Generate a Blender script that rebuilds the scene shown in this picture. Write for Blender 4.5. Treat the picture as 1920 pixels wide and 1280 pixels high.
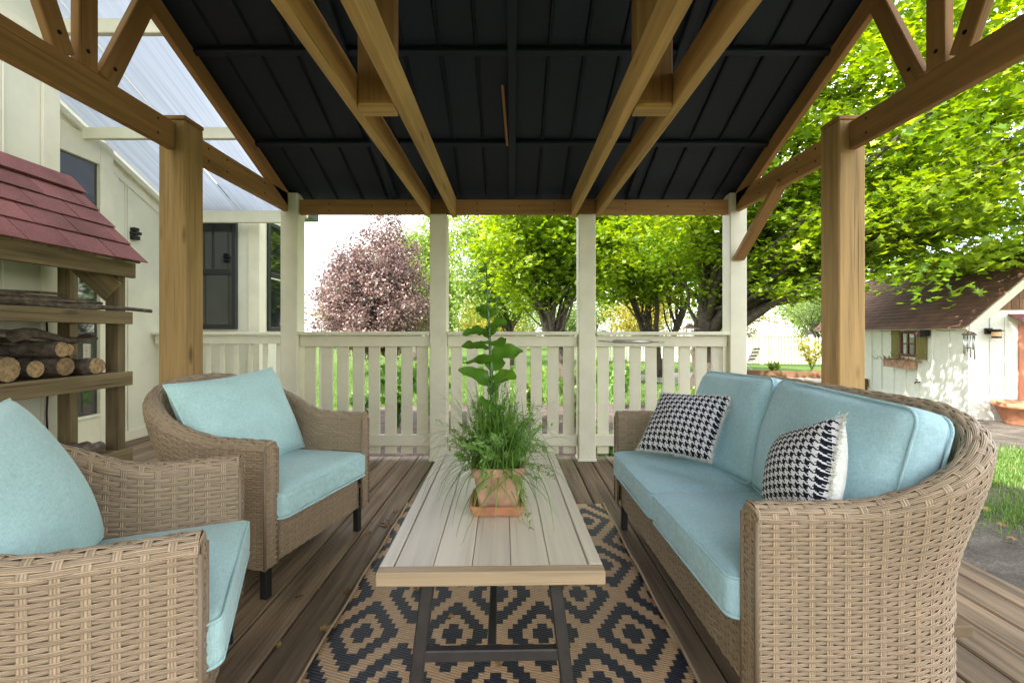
import bpy, bmesh, math, random
import numpy as np
from mathutils import Vector, Matrix
R = math.radians
rng = np.random.default_rng(7)
random.seed(7)
for o in list(bpy.data.objects): bpy.data.objects.remove(o)
scene = bpy.context.scene
C = scene.collection

# ------------------------------------------------------------------ camera, sky, sun, exposure
CAMH = 1.05
cam_d = bpy.data.cameras.new('camera'); cam = bpy.data.objects.new('camera', cam_d); C.objects.link(cam)
cam.location = (0, 0, CAMH); cam.rotation_euler = (R(90), 0, 0)
cam_d.sensor_width = 36; cam_d.lens = 16.0; cam_d.shift_y = -0.0078
cam_d.clip_start = 0.02; cam_d.clip_end = 900
scene.camera = cam
SUN = Vector((-0.60, -0.42, 0.72)).normalized()
world = bpy.data.worlds.new('World'); scene.world = world; world.use_nodes = True
wn = world.node_tree; wn.nodes.clear()
sky = wn.nodes.new('ShaderNodeTexSky'); sky.sky_type = 'NISHITA'; sky.sun_disc = False
sky.sun_elevation = math.asin(SUN.z); sky.sun_rotation = math.atan2(SUN.x, SUN.y)
sky.air_density = 1.0; sky.dust_density = 1.0; sky.ozone_density = 1.5
bg = wn.nodes.new('ShaderNodeBackground'); bg.inputs['Strength'].default_value = 0.15
wo = wn.nodes.new('ShaderNodeOutputWorld')
tc = wn.nodes.new('ShaderNodeTexCoord'); mp = wn.nodes.new('ShaderNodeMapping'); mp.inputs['Scale'].default_value = (1.6, 1.6, 5.0)
cn = wn.nodes.new('ShaderNodeTexNoise'); cn.inputs['Scale'].default_value = 2.2; cn.inputs['Detail'].default_value = 8; cn.inputs['Roughness'].default_value = 0.6
cr = wn.nodes.new('ShaderNodeValToRGB'); cr.color_ramp.elements[0].position = 0.38; cr.color_ramp.elements[1].position = 0.64
mx = wn.nodes.new('ShaderNodeMix'); mx.data_type = 'RGBA'; mx.inputs[7].default_value = (7.4, 7.0, 6.5, 1)
wn.links.new(tc.outputs['Generated'], mp.inputs['Vector']); wn.links.new(mp.outputs['Vector'], cn.inputs['Vector'])
wn.links.new(cn.outputs['Fac'], cr.inputs['Fac']); wn.links.new(cr.outputs['Color'], mx.inputs[0])
wn.links.new(sky.outputs['Color'], mx.inputs[6]); wn.links.new(mx.outputs[2], bg.inputs['Color'])
wn.links.new(bg.outputs['Background'], wo.inputs['Surface'])
sl = bpy.data.lights.new('sun', 'SUN'); sl.energy = 3.0; sl.angle = R(0.53); sl.color = (1.0, 0.93, 0.83)
so = bpy.data.objects.new('sun', sl); C.objects.link(so); so.location = (-10, -8, 14)
so.rotation_euler = (-SUN).to_track_quat('-Z', 'Y').to_euler()
vs = scene.view_settings
vs.view_transform = 'Standard'; vs.look = 'None'; vs.gamma = 1.0; vs.use_curve_mapping = False; vs.exposure = 2.35
scene.render.engine = 'CYCLES'
scene.cycles.max_bounces = 8; scene.cycles.diffuse_bounces = 5; scene.cycles.transparent_max_bounces = 12

# ------------------------------------------------------------------ helpers
F_PX = 853.3
def at(px, py, d): return Vector(((px-960)/F_PX*d, d, CAMH+(625-py)/F_PX*d))
def atz(px, py, z=0.0):
    d = (CAMH-z)*F_PX/(py-625); return Vector(((px-960)/F_PX*d, d, z))

def raw_mesh(name, V, polys, uv=None, g=None, col=None, smooth=False):
    """polys: list of int arrays (n,k)."""
    me = bpy.data.meshes.new(name)
    V = np.asarray(V, dtype=np.float32).reshape(-1, 3)
    me.vertices.add(len(V)); me.vertices.foreach_set('co', V.ravel())
    polys = [np.asarray(p, dtype=np.int32) for p in polys if len(p)]
    idx = np.concatenate([p.ravel() for p in polys])
    tot = np.concatenate([np.full(len(p), p.shape[1], np.int32) for p in polys])
    start = np.concatenate([[0], np.cumsum(tot)[:-1]]).astype(np.int32)
    me.loops.add(len(idx)); me.loops.foreach_set('vertex_index', idx)
    me.polygons.add(len(tot)); me.polygons.foreach_set('loop_start', start)
    me.polygons.foreach_set('use_smooth', np.full(len(tot), bool(smooth), dtype=bool))
    me.update(calc_edges=True)
    if uv is not None:
        l = me.uv_layers.new(name='UVMap'); l.data.foreach_set('uv', np.asarray(uv, np.float32).reshape(-1, 2)[idx].ravel())
    if g is not None:
        a = me.attributes.new('g', 'FLOAT_VECTOR', 'POINT'); a.data.foreach_set('vector', np.asarray(g, np.float32).ravel())
    if col is not None:
        a = me.attributes.new('leafcol', 'FLOAT', 'POINT'); a.data.foreach_set('value', np.asarray(col, np.float32).ravel())
    return me

def obj(name, me, mat=None, parent=None):
    o = bpy.data.objects.new(name, me); C.objects.link(o)
    if mat is not None and len(me.materials) == 0: me.materials.append(mat)
    if parent is not None: o.parent = parent
    return o
def tag(o, label=None, cat=None, group=None, kind=None):
    if label: o['label'] = label
    if cat: o['category'] = cat
    if group: o['group'] = group
    if kind: o['kind'] = kind
    return o
def thing(name, label, cat, loc=(0, 0, 0), rz=0.0, group=None):
    o = bpy.data.objects.new(name, None); C.objects.link(o); o.empty_display_size = 0.1
    o.location = loc; o.rotation_euler = (0, 0, rz)
    return tag(o, label, cat, group)
def copy_tree(o, parent=None):
    c = o.copy(); C.objects.link(c); c.parent = parent
    for ch in list(o.children): copy_tree(ch, c)
    return c

def obox_arrays(p0, p1, w, h, up=(0, 0, 1), bev=0.004):
    """box along p0->p1, width w (sideways), height h (along up). returns V, polys, g."""
    p0 = np.array(p0, float); p1 = np.array(p1, float)
    ax = p1-p0; L = np.linalg.norm(ax); ax /= L
    up = np.array(up, float); side = np.cross(ax, up)
    if np.linalg.norm(side) < 1e-6: side = np.cross(ax, (1, 0, 0))
    side /= np.linalg.norm(side); up = np.cross(side, ax)
    b = min(bev, 0.3*w, 0.3*h, 0.3*L)
    vs_, g_ = [], []
    ro = rng.random(3)*20
    for sx in (0, 1):
        for k, inset in ((0, b), (1, 0)):
            xx = (b if k else 0) if sx == 0 else (L-b if k else L)
            hw, hh = w/2-inset, h/2-inset
            # octagon-ish rectangle w/ chamfered corners
            ring = [(-hw+b*k, -hh), (hw-b*k, -hh), (hw, -hh+b*k), (hw, hh-b*k), (hw-b*k, hh), (-hw+b*k, hh), (-hw, hh-b*k), (-hw, -hh+b*k)]
            for (s, u) in ring:
                vs_.append(p0+ax*xx+side*s+up*u); g_.append((xx+ro[0], s+ro[1], u+ro[2]))
    # rings: 0 = start cap inset, 1 = start full, 2 = end cap inset, 3 = end full
    polys8 = [[7, 6, 5, 4, 3, 2, 1, 0], [16+i for i in range(8)]]
    q = []
    def band(a, c):
        for i in range(8):
            j = (i+1) % 8
            q.append([a+i, a+j, c+j, c+i])
    band(0, 8); band(8, 24); band(24, 16)
    return np.array(vs_), [np.array(q), np.array(polys8)], np.array(g_)

class MB:
    def __init__(s): s.V = []; s.P = {}; s.G = []; s.n = 0
    def add(s, V, polys, g=None):
        V = np.asarray(V, float).reshape(-1, 3)
        for p in polys:
            p = np.asarray(p)
            s.P.setdefault(p.shape[1], []).append(p+s.n)
        s.V.append(V); s.G.append(np.zeros_like(V)+V if g is None else g); s.n += len(V)
    def beam(s, p0, p1, w, h, up=(0, 0, 1), bev=0.004): s.add(*obox_arrays(p0, p1, w, h, up, bev)); return s
    def box(s, x0, x1, y0, y1, z0, z1, bev=0.003, axis=None):
        dx, dy, dz = x1-x0, y1-y0, z1-z0
        if axis is None: axis = int(np.argmax((dx, dy, dz)))
        cx, cy, cz = (x0+x1)/2, (y0+y1)/2, (z0+z1)/2
        if axis == 0: s.beam((x0, cy, cz), (x1, cy, cz), dy, dz, (0, 0, 1), bev)
        elif axis == 1: s.beam((cx, y0, cz), (cx, y1, cz), dx, dz, (0, 0, 1), bev)
        else: s.beam((cx, cy, z0), (cx, cy, z1), dx, dy, (0, 1, 0), bev)
        return s
    def tube(s, pts, radii, n=8, caps=True):
        pts = [np.array(p, float) for p in pts]; k = len(pts)
        if not hasattr(radii, '__len__'): radii = [radii]*k
        V = []; prev = None
        for i in range(k):
            t = pts[min(i+1, k-1)]-pts[max(i-1, 0)]; t = t/(np.linalg.norm(t)+1e-9)
            a = np.array((0, 0, 1.0)) if abs(t[2]) < 0.9 else np.array((1.0, 0, 0))
            if prev is not None: a = prev
            e1 = a-t*np.dot(a, t); e1 /= (np.linalg.norm(e1)+1e-9); e2 = np.cross(t, e1); prev = e1
            for j in range(n):
                an = 2*math.pi*j/n
                V.append(pts[i]+radii[i]*(math.cos(an)*e1+math.sin(an)*e2))
        q = [[i*n+j, i*n+(j+1) % n, (i+1)*n+(j+1) % n, (i+1)*n+j] for i in range(k-1) for j in range(n)]
        polys = [np.array(q)]
        if caps: polys.append(np.array([[j for j in range(n)][::-1], [(k-1)*n+j for j in range(n)]]))
        L = np.concatenate([[0], np.cumsum([np.linalg.norm(pts[i+1]-pts[i]) for i in range(k-1)])])
        g = np.array([(L[i]+s.n*0.37, math.cos(2*math.pi*j/n)*radii[i], math.sin(2*math.pi*j/n)*radii[i]) for i in range(k) for j in range(n)])
        s.add(V, polys, g); return s
    def lathe(s, prof, c=(0, 0, 0), n=24):
        V = [(c[0]+r*math.cos(2*math.pi*j/n), c[1]+r*math.sin(2*math.pi*j/n), c[2]+z) for r, z in prof for j in range(n)]
        q = [[i*n+j, i*n+(j+1) % n, (i+1)*n+(j+1) % n, (i+1)*n+j] for i in range(len(prof)-1) for j in range(n)]
        s.add(V, [np.array(q)]); return s
    def mesh(s, name, smooth=False):
        return raw_mesh(name, np.concatenate(s.V), [np.concatenate(v) for v in s.P.values()], g=np.concatenate(s.G), smooth=smooth)
    def build(s, name, mat, parent=None, smooth=False): return obj(name, s.mesh(name, smooth), mat, parent)

def ss(x): x = np.clip(x, 0, 1); return x*x*(3-2*x)

# ------------------------------------------------------------------ materials
MATS = {}
def newmat(name):
    m = bpy.data.materials.new(name); m.use_nodes = True; MATS[name] = m
    nt = m.node_tree; b = nt.nodes['Principled BSDF']; return m, nt, b
def N(nt, t, **kw):
    n = nt.nodes.new(t)
    for k, v in kw.items(): setattr(n, k, v)
    return n
def ramp(nt, stops):
    r = N(nt, 'ShaderNodeValToRGB'); e = r.color_ramp.elements
    while len(e) < len(stops): e.new(0.5)
    for el, (p, c) in zip(e, stops): el.position = p; el.color = (*c, 1)
    return r
def scl(c, k): return tuple(min(1, x*k) for x in c)
def noise(nt, vec, scale, detail=4, rough=0.55):
    n = N(nt, 'ShaderNodeTexNoise'); n.inputs['Scale'].default_value = scale; n.inputs['Detail'].default_value = detail; n.inputs['Roughness'].default_value = rough
    if vec is not None: nt.links.new(vec, n.inputs['Vector'])
    return n
def mapping(nt, vec, scale):
    m = N(nt, 'ShaderNodeMapping'); m.inputs['Scale'].default_value = scale; nt.links.new(vec, m.inputs['Vector']); return m.outputs['Vector']
def bump(nt, h, b, strength, dist):
    n = N(nt, 'ShaderNodeBump'); n.inputs['Strength'].default_value = strength; n.inputs['Distance'].default_value = dist
    nt.links.new(h, n.inputs['Height']); nt.links.new(n.outputs['Normal'], b.inputs['Normal']); return n
def vary(nt, color, amount=0.25):
    """random brightness per object"""
    oi = N(nt, 'ShaderNodeObjectInfo'); mr = N(nt, 'ShaderNodeMapRange'); mr.inputs['To Min'].default_value = 1-amount; mr.inputs['To Max'].default_value = 1+amount
    nt.links.new(oi.outputs['Random'], mr.inputs['Value'])
    mm = N(nt, 'ShaderNodeMix', data_type='RGBA', blend_type='MULTIPLY'); mm.inputs[0].default_value = 1
    nt.links.new(color, mm.inputs[6]); nt.links.new(mr.outputs['Result'], mm.inputs[7]); return mm.outputs[2]

def wood(name, c, dark=0.55, light=1.25, rough=0.7, var=0.12, knots=True, stain=0.35, grain=1.0):
    m, nt, b = newmat(name)
    at_ = N(nt, 'ShaderNodeAttribute', attribute_name='g'); v = at_.outputs['Vector']
    g1 = noise(nt, mapping(nt, v, (1.6, 38, 38)), 1.0, 6, 0.65)
    r1 = ramp(nt, [(0.25, scl(c, dark)), (0.5, c), (0.78, scl(c, light))]); nt.links.new(g1.outputs['Fac'], r1.inputs['Fac'])
    col = r1.outputs['Color']
    g2 = noise(nt, mapping(nt, v, (0.9, 5, 5)), 1.0, 3)
    r2 = ramp(nt, [(0.3, (1-stain,)*3), (0.7, (1, 1, 1))]); nt.links.new(g2.outputs['Fac'], r2.inputs['Fac'])
    mm = N(nt, 'ShaderNodeMix', data_type='RGBA', blend_type='MULTIPLY'); mm.inputs[0].default_value = 1
    nt.links.new(col, mm.inputs[6]); nt.links.new(r2.outputs['Color'], mm.inputs[7]); col = mm.outputs[2]
    if knots:
        vo = N(nt, 'ShaderNodeTexVoronoi'); nt.links.new(mapping(nt, v, (2.4, 7.5, 7.5)), vo.inputs['Vector']); vo.inputs['Scale'].default_value = 1.0
        r3 = ramp(nt, [(0.06, (1, 1, 1)), (0.17, (0, 0, 0))]); nt.links.new(vo.outputs['Distance'], r3.inputs['Fac'])
        m3 = N(nt, 'ShaderNodeMix', data_type='RGBA'); nt.links.new(r3.outputs['Color'], m3.inputs[0]); nt.links.new(col, m3.inputs[6]); m3.inputs[7].default_value = (*scl(c, 0.35), 1); col = m3.outputs[2]
    gc = noise(nt, mapping(nt, v, (0.8, 70, 70)), 1.0, 2); rc = ramp(nt, [(0.27, (0.35,)*3), (0.33, (1, 1, 1))]); nt.links.new(gc.outputs['Fac'], rc.inputs['Fac'])
    mc = N(nt, 'ShaderNodeMix', data_type='RGBA', blend_type='MULTIPLY'); mc.inputs[0].default_value = 0.85; nt.links.new(col, mc.inputs[6]); nt.links.new(rc.outputs['Color'], mc.inputs[7]); col = mc.outputs[2]
    nt.links.new(vary(nt, col, var), b.inputs['Base Color']); b.inputs['Roughness'].default_value = rough
    b.inputs['Specular IOR Level'].default_value = 0.3
    bump(nt, g1.outputs['Fac'], b, 0.35*grain, 0.003)
    return m
def paint(name, c, rough=0.55, dirt=0.12, scale=6, var=0.03, bumpd=0.0015):
    m, nt, b = newmat(name)
    t = N(nt, 'ShaderNodeTexCoord'); n1 = noise(nt, t.outputs['Object'], scale, 6, 0.6)
    r = ramp(nt, [(0.3, scl(c, 1-dirt)), (0.62, c)]); nt.links.new(n1.outputs['Fac'], r.inputs['Fac'])
    nt.links.new(vary(nt, r.outputs['Color'], var), b.inputs['Base Color']); b.inputs['Roughness'].default_value = rough
    n2 = noise(nt, t.outputs['Object'], 70, 3); bump(nt, n2.outputs['Fac'], b, 0.25, bumpd)
    return m
def plain(name, c, rough=0.5, metal=0.0, var=0.0, nscale=20, namt=0.15):
    m, nt, b = newmat(name)
    t = N(nt, 'ShaderNodeTexCoord'); n1 = noise(nt, t.outputs['Object'], nscale, 4)
    r = ramp(nt, [(0.3, scl(c, 1-namt)), (0.7, scl(c, 1+namt))]); nt.links.new(n1.outputs['Fac'], r.inputs['Fac'])
    nt.links.new(vary(nt, r.outputs['Color'], var), b.inputs['Base Color']); b.inputs['Roughness'].default_value = rough; b.inputs['Metallic'].default_value = metal
    return m

m_beam = wood('timber_honey', (0.62, 0.38, 0.135), 0.62, 1.2, knots=True)
m_chord = wood('timber_brown', (0.44, 0.235, 0.085), 0.65, 1.2, knots=False)
m_post = wood('timber_post', (0.48, 0.30, 0.12), 0.55, 1.25, knots=True, stain=0.3)
m_deck = wood('deck_weathered', (0.28, 0.195, 0.125), 0.30, 1.55, rough=0.62, var=0.22, knots=False, stain=0.55, grain=1.6)
m_rackw = wood('rack_wood', (0.27, 0.20, 0.10), 0.4, 1.4, var=0.2, stain=0.55)
m_white = paint('white_paint', (0.74, 0.70, 0.53), 0.5, 0.10)
m_wall = paint('house_paint', (0.73, 0.71, 0.55), 0.6, 0.14, 2.5)
m_ceil = plain('roof_dark', (0.008, 0.017, 0.033), 0.55, 0.0, 0.12, 60)
m_roofout = plain('roof_metal', (0.05, 0.055, 0.06), 0.4, 0.3)
m_black = plain('black_metal', (0.025, 0.023, 0.022), 0.45, 0.4)
m_dkmetal = plain('dark_bronze_metal', (0.06, 0.052, 0.047), 0.5, 0.5)
m_frame = plain('window_black', (0.015, 0.016, 0.018), 0.35)
m_screw = plain('screw_dark', (0.02, 0.017, 0.014), 0.5, 0.5)
m_steel = plain('steel', (0.5, 0.5, 0.48), 0.35, 0.9)

def glassmat():  # opaque pane; dark colour stands in for the unlit room behind
    m, nt, b = newmat('window_glass'); b.inputs['Base Color'].default_value = (0.012, 0.016, 0.017, 1); b.inputs['Roughness'].default_value = 0.03
    b.inputs['Specular IOR Level'].default_value = 1.0; b.inputs['IOR'].default_value = 1.6; return m
m_glass = glassmat()
def polymat():
    m, nt, b = newmat('polycarbonate'); nt.nodes.remove(b)
    out = nt.nodes['Material Output']
    t = N(nt, 'ShaderNodeTexCoord'); w = noise(nt, mapping(nt, t.outputs['Object'], (60, 0.6, 0.6)), 1, 3)
    r = ramp(nt, [(0.35, (0.46, 0.49, 0.53)), (0.7, (0.58, 0.61, 0.65))]); nt.links.new(w.outputs['Fac'], r.inputs['Fac'])
    tr = N(nt, 'ShaderNodeBsdfTranslucent'); nt.links.new(r.outputs['Color'], tr.inputs['Color'])
    tp = N(nt, 'ShaderNodeBsdfTransparent'); gl = N(nt, 'ShaderNodeBsdfGlossy'); gl.inputs['Roughness'].default_value = 0.25
    m1 = N(nt, 'ShaderNodeMixShader'); m1.inputs[0].default_value = 0.10; m2 = N(nt, 'ShaderNodeMixShader'); m2.inputs[0].default_value = 0.06
    nt.links.new(tr.outputs[0], m1.inputs[1]); nt.links.new(tp.outputs[0], m1.inputs[2]); nt.links.new(m1.outputs[0], m2.inputs[1]); nt.links.new(gl.outputs[0], m2.inputs[2])
    nt.links.new(m2.outputs[0], out.inputs['Surface']); return m
m_poly = polymat()

def fabric(name, c, weave=900):
    m, nt, b = newmat(name)
    t = N(nt, 'ShaderNodeTexCoord'); u = t.outputs['Object']
    n1 = noise(nt, u, 9, 5); n2 = noise(nt, mapping(nt, u, (420, 60, 420)), 1, 2); n3 = noise(nt, mapping(nt, u, (60, 420, 60)), 1, 2)
    ad = N(nt, 'ShaderNodeMath', operation='ADD'); nt.links.new(n2.outputs['Fac'], ad.inputs[0]); nt.links.new(n3.outputs['Fac'], ad.inputs[1])
    r0 = ramp(nt, [(0.25, scl(c, 0.95)), (0.7, scl(c, 1.03))]); nt.links.new(n1.outputs['Fac'], r0.inputs['Fac'])
    r1 = ramp(nt, [(0.35, (0.82,)*3), (0.65, (1.1,)*3)]); hf = N(nt, 'ShaderNodeMath', operation='MULTIPLY'); hf.inputs[1].default_value = 0.5
    nt.links.new(ad.outputs[0], hf.inputs[0]); nt.links.new(hf.outputs[0], r1.inputs['Fac'])
    mm = N(nt, 'ShaderNodeMix', data_type='RGBA', blend_type='MULTIPLY'); mm.inputs[0].default_value = 1; nt.links.new(r0.outputs['Color'], mm.inputs[6]); nt.links.new(r1.outputs['Color'], mm.inputs[7])
    nt.links.new(mm.outputs[2], b.inputs['Base Color']); b.inputs['Roughness'].default_value = 0.9; b.inputs['Specular IOR Level'].default_value = 0.15
    b.inputs['Sheen Weight'].default_value = 0.25; b.inputs['Sheen Roughness'].default_value = 0.4
    b1 = bump(nt, ad.outputs[0], b, 0.35, 0.0015)
    n4 = noise(nt, mapping(nt, u, (7, 11, 9)), 1, 4, 0.5); b2 = N(nt, 'ShaderNodeBump'); b2.inputs['Strength'].default_value = 0.55; b2.inputs['Distance'].default_value = 0.02
    nt.links.new(n4.outputs['Fac'], b2.inputs['Height']); nt.links.new(b2.outputs['Normal'], b1.inputs['Normal']); return m
m_teal = fabric('cushion_teal', (0.47, 0.68, 0.66))
m_teal_bluelit = fabric('cushion_teal_bluelit', (0.45, 0.66, 0.72))  # chair fabric again; bluer light on the sofa put into the colour
m_fleece = fabric('white_fleece', (0.78, 0.77, 0.70))

def houndstooth():
    m, nt, b = newmat('houndstooth'); uv = N(nt, 'ShaderNodeUVMap'); sp = N(nt, 'ShaderNodeSeparateXYZ')
    nt.links.new(mapping(nt, uv.outputs['UV'], (104, 104, 1)), sp.inputs[0])
    def M(op, a, bb):
        n = N(nt, 'ShaderNodeMath', operation=op)
        for i, x in enumerate((a, bb)):
            if x is None: continue
            if isinstance(x, (int, float)): n.inputs[i].default_value = x
            else: nt.links.new(x, n.inputs[i])
        return n.outputs[0]
    i = M('FLOOR', sp.outputs[0], None); j = M('FLOOR', sp.outputs[1], None)
    wi = M('LESS_THAN', M('MODULO', i, 8), 4); wj = M('LESS_THAN', M('MODULO', j, 8), 4)
    tw = M('LESS_THAN', M('MODULO', M('ADD', i, j), 4), 2)
    val = M('ADD', M('MULTIPLY', wi, tw), M('MULTIPLY', wj, M('SUBTRACT', 1, tw)))
    r = ramp(nt, [(0.4, (0.72, 0.70, 0.72)), (0.6, (0.012, 0.013, 0.02))]); nt.links.new(val, r.inputs['Fac'])
    nt.links.new(r.outputs['Color'], b.inputs['Base Color']); b.inputs['Roughness'].default_value = 0.95; b.inputs['Specular IOR Level'].default_value = 0.1
    t = N(nt, 'ShaderNodeTexCoord'); n2 = noise(nt, t.outputs['Object'], 300, 2); bump(nt, n2.outputs['Fac'], b, 0.4, 0.002)
    return m
m_hound = houndstooth()

def wickermat():
    m, nt, b = newmat('wicker'); uv = N(nt, 'ShaderNodeUVMap'); sp = N(nt, 'ShaderNodeSeparateXYZ'); nt.links.new(uv.outputs['UV'], sp.inputs[0])
    c = (0.45, 0.325, 0.21)
    # strands: 4 per row
    ml = N(nt, 'ShaderNodeMath', operation='MULTIPLY'); ml.inputs[1].default_value = 4*2*math.pi; nt.links.new(sp.outputs[1], ml.inputs[0])
    cs = N(nt, 'ShaderNodeMath', operation='COSINE'); nt.links.new(ml.outputs[0], cs.inputs[0])
    n1 = noise(nt, mapping(nt, uv.outputs['UV'], (7, 4, 1)), 1.0, 3)
    r = ramp(nt, [(0.25, scl(c, 0.6)), (0.5, c), (0.75, scl(c, 1.35))]); nt.links.new(n1.outputs['Fac'], r.inputs['Fac'])
    r2 = ramp(nt, [(0.0, (1, 1, 1)), (0.75, (0.95,)*3), (1.0, (0.5,)*3)]); mr = N(nt, 'ShaderNodeMapRange'); mr.inputs['From Min'].default_value = -1
    nt.links.new(cs.outputs[0], mr.inputs['Value']); nt.links.new(mr.outputs['Result'], r2.inputs['Fac'])
    mm = N(nt, 'ShaderNodeMix', data_type='RGBA', blend_type='MULTIPLY'); mm.inputs[0].default_value = 1; nt.links.new(r.outputs['Color'], mm.inputs[6]); nt.links.new(r2.outputs['Color'], mm.inputs[7])
    nt.links.new(mm.outputs[2], b.inputs['Base Color']); b.inputs['Roughness'].default_value = 0.45; b.inputs['Specular IOR Level'].default_value = 0.35
    iv = N(nt, 'ShaderNodeMath', operation='MULTIPLY'); iv.inputs[1].default_value = -1; nt.links.new(cs.outputs[0], iv.inputs[0])
    bump(nt, iv.outputs[0], b, 0.6, 0.0012); return m
m_wicker = wickermat()
m_wickerback = plain('wicker_backing', (0.17, 0.115, 0.065), 0.8)

def rugmat():
    m, nt, b = newmat('rug_pattern'); t = N(nt, 'ShaderNodeTexCoord'); sp = N(nt, 'ShaderNodeSeparateXYZ'); nt.links.new(t.outputs['Object'], sp.inputs[0])
    def M(op, a, bb=None):
        n = N(nt, 'ShaderNodeMath', operation=op)
        for i, x in enumerate((a, bb)):
            if x is None: continue
            if isinstance(x, (int, float)): n.inputs[i].default_value = x
            else: nt.links.new(x, n.inputs[i])
        return n.outputs[0]
    def cell(x, period, cells):   # quantised |frac-0.5|*2
        q = M('DIVIDE', M('ADD', M('FLOOR', M('MULTIPLY', M('DIVIDE', x, period), cells)), 0.5), cells)
        f = M('SUBTRACT', q, M('FLOOR', q)); return M('MULTIPLY', M('ABSOLUTE', M('SUBTRACT', f, 0.5)), 2)
    a = cell(M('ADD', sp.outputs[0], 10.09), 0.315, 18); c = cell(M('ADD', sp.outputs[1], 10.0), 0.474, 18)
    d = M('MULTIPLY', M('ADD', a, c), 0.5); dd = M('MINIMUM', d, M('SUBTRACT', 1, d))
    k1 = M('LESS_THAN', dd, 0.14); k2 = M('MULTIPLY', M('GREATER_THAN', dd, 0.225), M('LESS_THAN', dd, 0.425))
    blk = M('MAXIMUM', k1, k2)
    n1 = noise(nt, mapping(nt, t.outputs['Object'], (30, 220, 1)), 1, 2)
    wv = M('SINE', M('MULTIPLY', M('ADD', sp.outputs[1], M('MULTIPLY', sp.outputs[0], 0.35)), 2*math.pi/0.011))
    tan = ramp(nt, [(0.3, (0.46, 0.28, 0.15)), (0.7, (0.62, 0.41, 0.24))]); nt.links.new(n1.outputs['Fac'], tan.inputs['Fac'])
    bk = ramp(nt, [(0.3, (0.010, 0.013, 0.022)), (0.75, (0.03, 0.036, 0.055))]); nt.links.new(n1.outputs['Fac'], bk.inputs['Fac'])
    mm = N(nt, 'ShaderNodeMix', data_type='RGBA'); nt.links.new(blk, mm.inputs[0]); nt.links.new(tan.outputs['Color'], mm.inputs[6]); nt.links.new(bk.outputs['Color'], mm.inputs[7])
    sh = N(nt, 'ShaderNodeMapRange'); sh.inputs['From Min'].default_value = -1; sh.inputs['To Min'].default_value = 0.72; sh.inputs['To Max'].default_value = 1.1; nt.links.new(wv, sh.inputs['Value'])
    m2 = N(nt, 'ShaderNodeMix', data_type='RGBA', blend_type='MULTIPLY'); m2.inputs[0].default_value = 1; nt.links.new(mm.outputs[2], m2.inputs[6]); nt.links.new(sh.outputs['Result'], m2.inputs[7])
    nt.links.new(m2.outputs[2], b.inputs['Base Color']); b.inputs['Roughness'].default_value = 0.42
    bump(nt, wv, b, 0.5, 0.002); return m
m_rug = rugmat()

def leafmat(name, dark, light, trans=0.45, gloss=0.06, tcol=None):
    m, nt, b = newmat(name); nt.nodes.remove(b); out = nt.nodes['Material Output']
    a = N(nt, 'ShaderNodeAttribute', attribute_name='leafcol')
    r = ramp(nt, [(0.0, dark), (1.0, light)]); nt.links.new(a.outputs['Fac'], r.inputs['Fac'])
    df = N(nt, 'ShaderNodeBsdfDiffuse'); tr = N(nt, 'ShaderNodeBsdfTranslucent'); gl = N(nt, 'ShaderNodeBsdfGlossy'); gl.inputs['Roughness'].default_value = 0.4
    hs = N(nt, 'ShaderNodeHueSaturation'); hs.inputs['Saturation'].default_value = 1.1; hs.inputs['Value'].default_value = 1.5; hs.inputs['Hue'].default_value = 0.49
    nt.links.new(r.outputs['Color'], hs.inputs['Color'])
    nt.links.new(r.outputs['Color'], df.inputs['Color']); nt.links.new(hs.outputs['Color'], tr.inputs['Color'])
    m1 = N(nt, 'ShaderNodeMixShader'); m1.inputs[0].default_value = trans; nt.links.new(df.outputs[0], m1.inputs[1]); nt.links.new(tr.outputs[0], m1.inputs[2])
    m2 = N(nt, 'ShaderNodeMixShader'); m2.inputs[0].default_value = gloss; nt.links.new(m1.outputs[0], m2.inputs[1]); nt.links.new(gl.outputs[0], m2.inputs[2])
    nt.links.new(m2.outputs[0], out.inputs['Surface']); return m
m_maple = leafmat('maple_leaf', (0.10, 0.20, 0.012), (0.34, 0.44, 0.03), 0.5, 0.04)
m_green = leafmat('green_leaf', (0.09, 0.17, 0.02), (0.26, 0.36, 0.06), 0.45, 0.04)
m_pale = leafmat('pale_leaf', (0.10, 0.17, 0.045), (0.26, 0.34, 0.11), 0.45, 0.03)
m_purple = leafmat('purple_leaf', (0.085, 0.05, 0.048), (0.31, 0.20, 0.17), 0.3, 0.06)
m_yellow = leafmat('yellow_leaf', (0.20, 0.20, 0.03), (0.42, 0.36, 0.06), 0.45, 0.03)
m_herb = leafmat('herb_leaf', (0.06, 0.16, 0.018), (0.21, 0.36, 0.06), 0.35, 0.06)
m_broad = leafmat('broad_leaf', (0.06, 0.17, 0.014), (0.16, 0.33, 0.03), 0.35, 0.08)
m_grass = leafmat('grass_blade', (0.06, 0.14, 0.02), (0.18, 0.28, 0.06), 0.35, 0.03)
m_dry = leafmat('dry_leaf', (0.16, 0.08, 0.03), (0.42, 0.27, 0.10), 0.2, 0.03)
m_bark = plain('bark', (0.085, 0.065, 0.05), 0.9, 0, 0.1, 14, 0.5)

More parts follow.
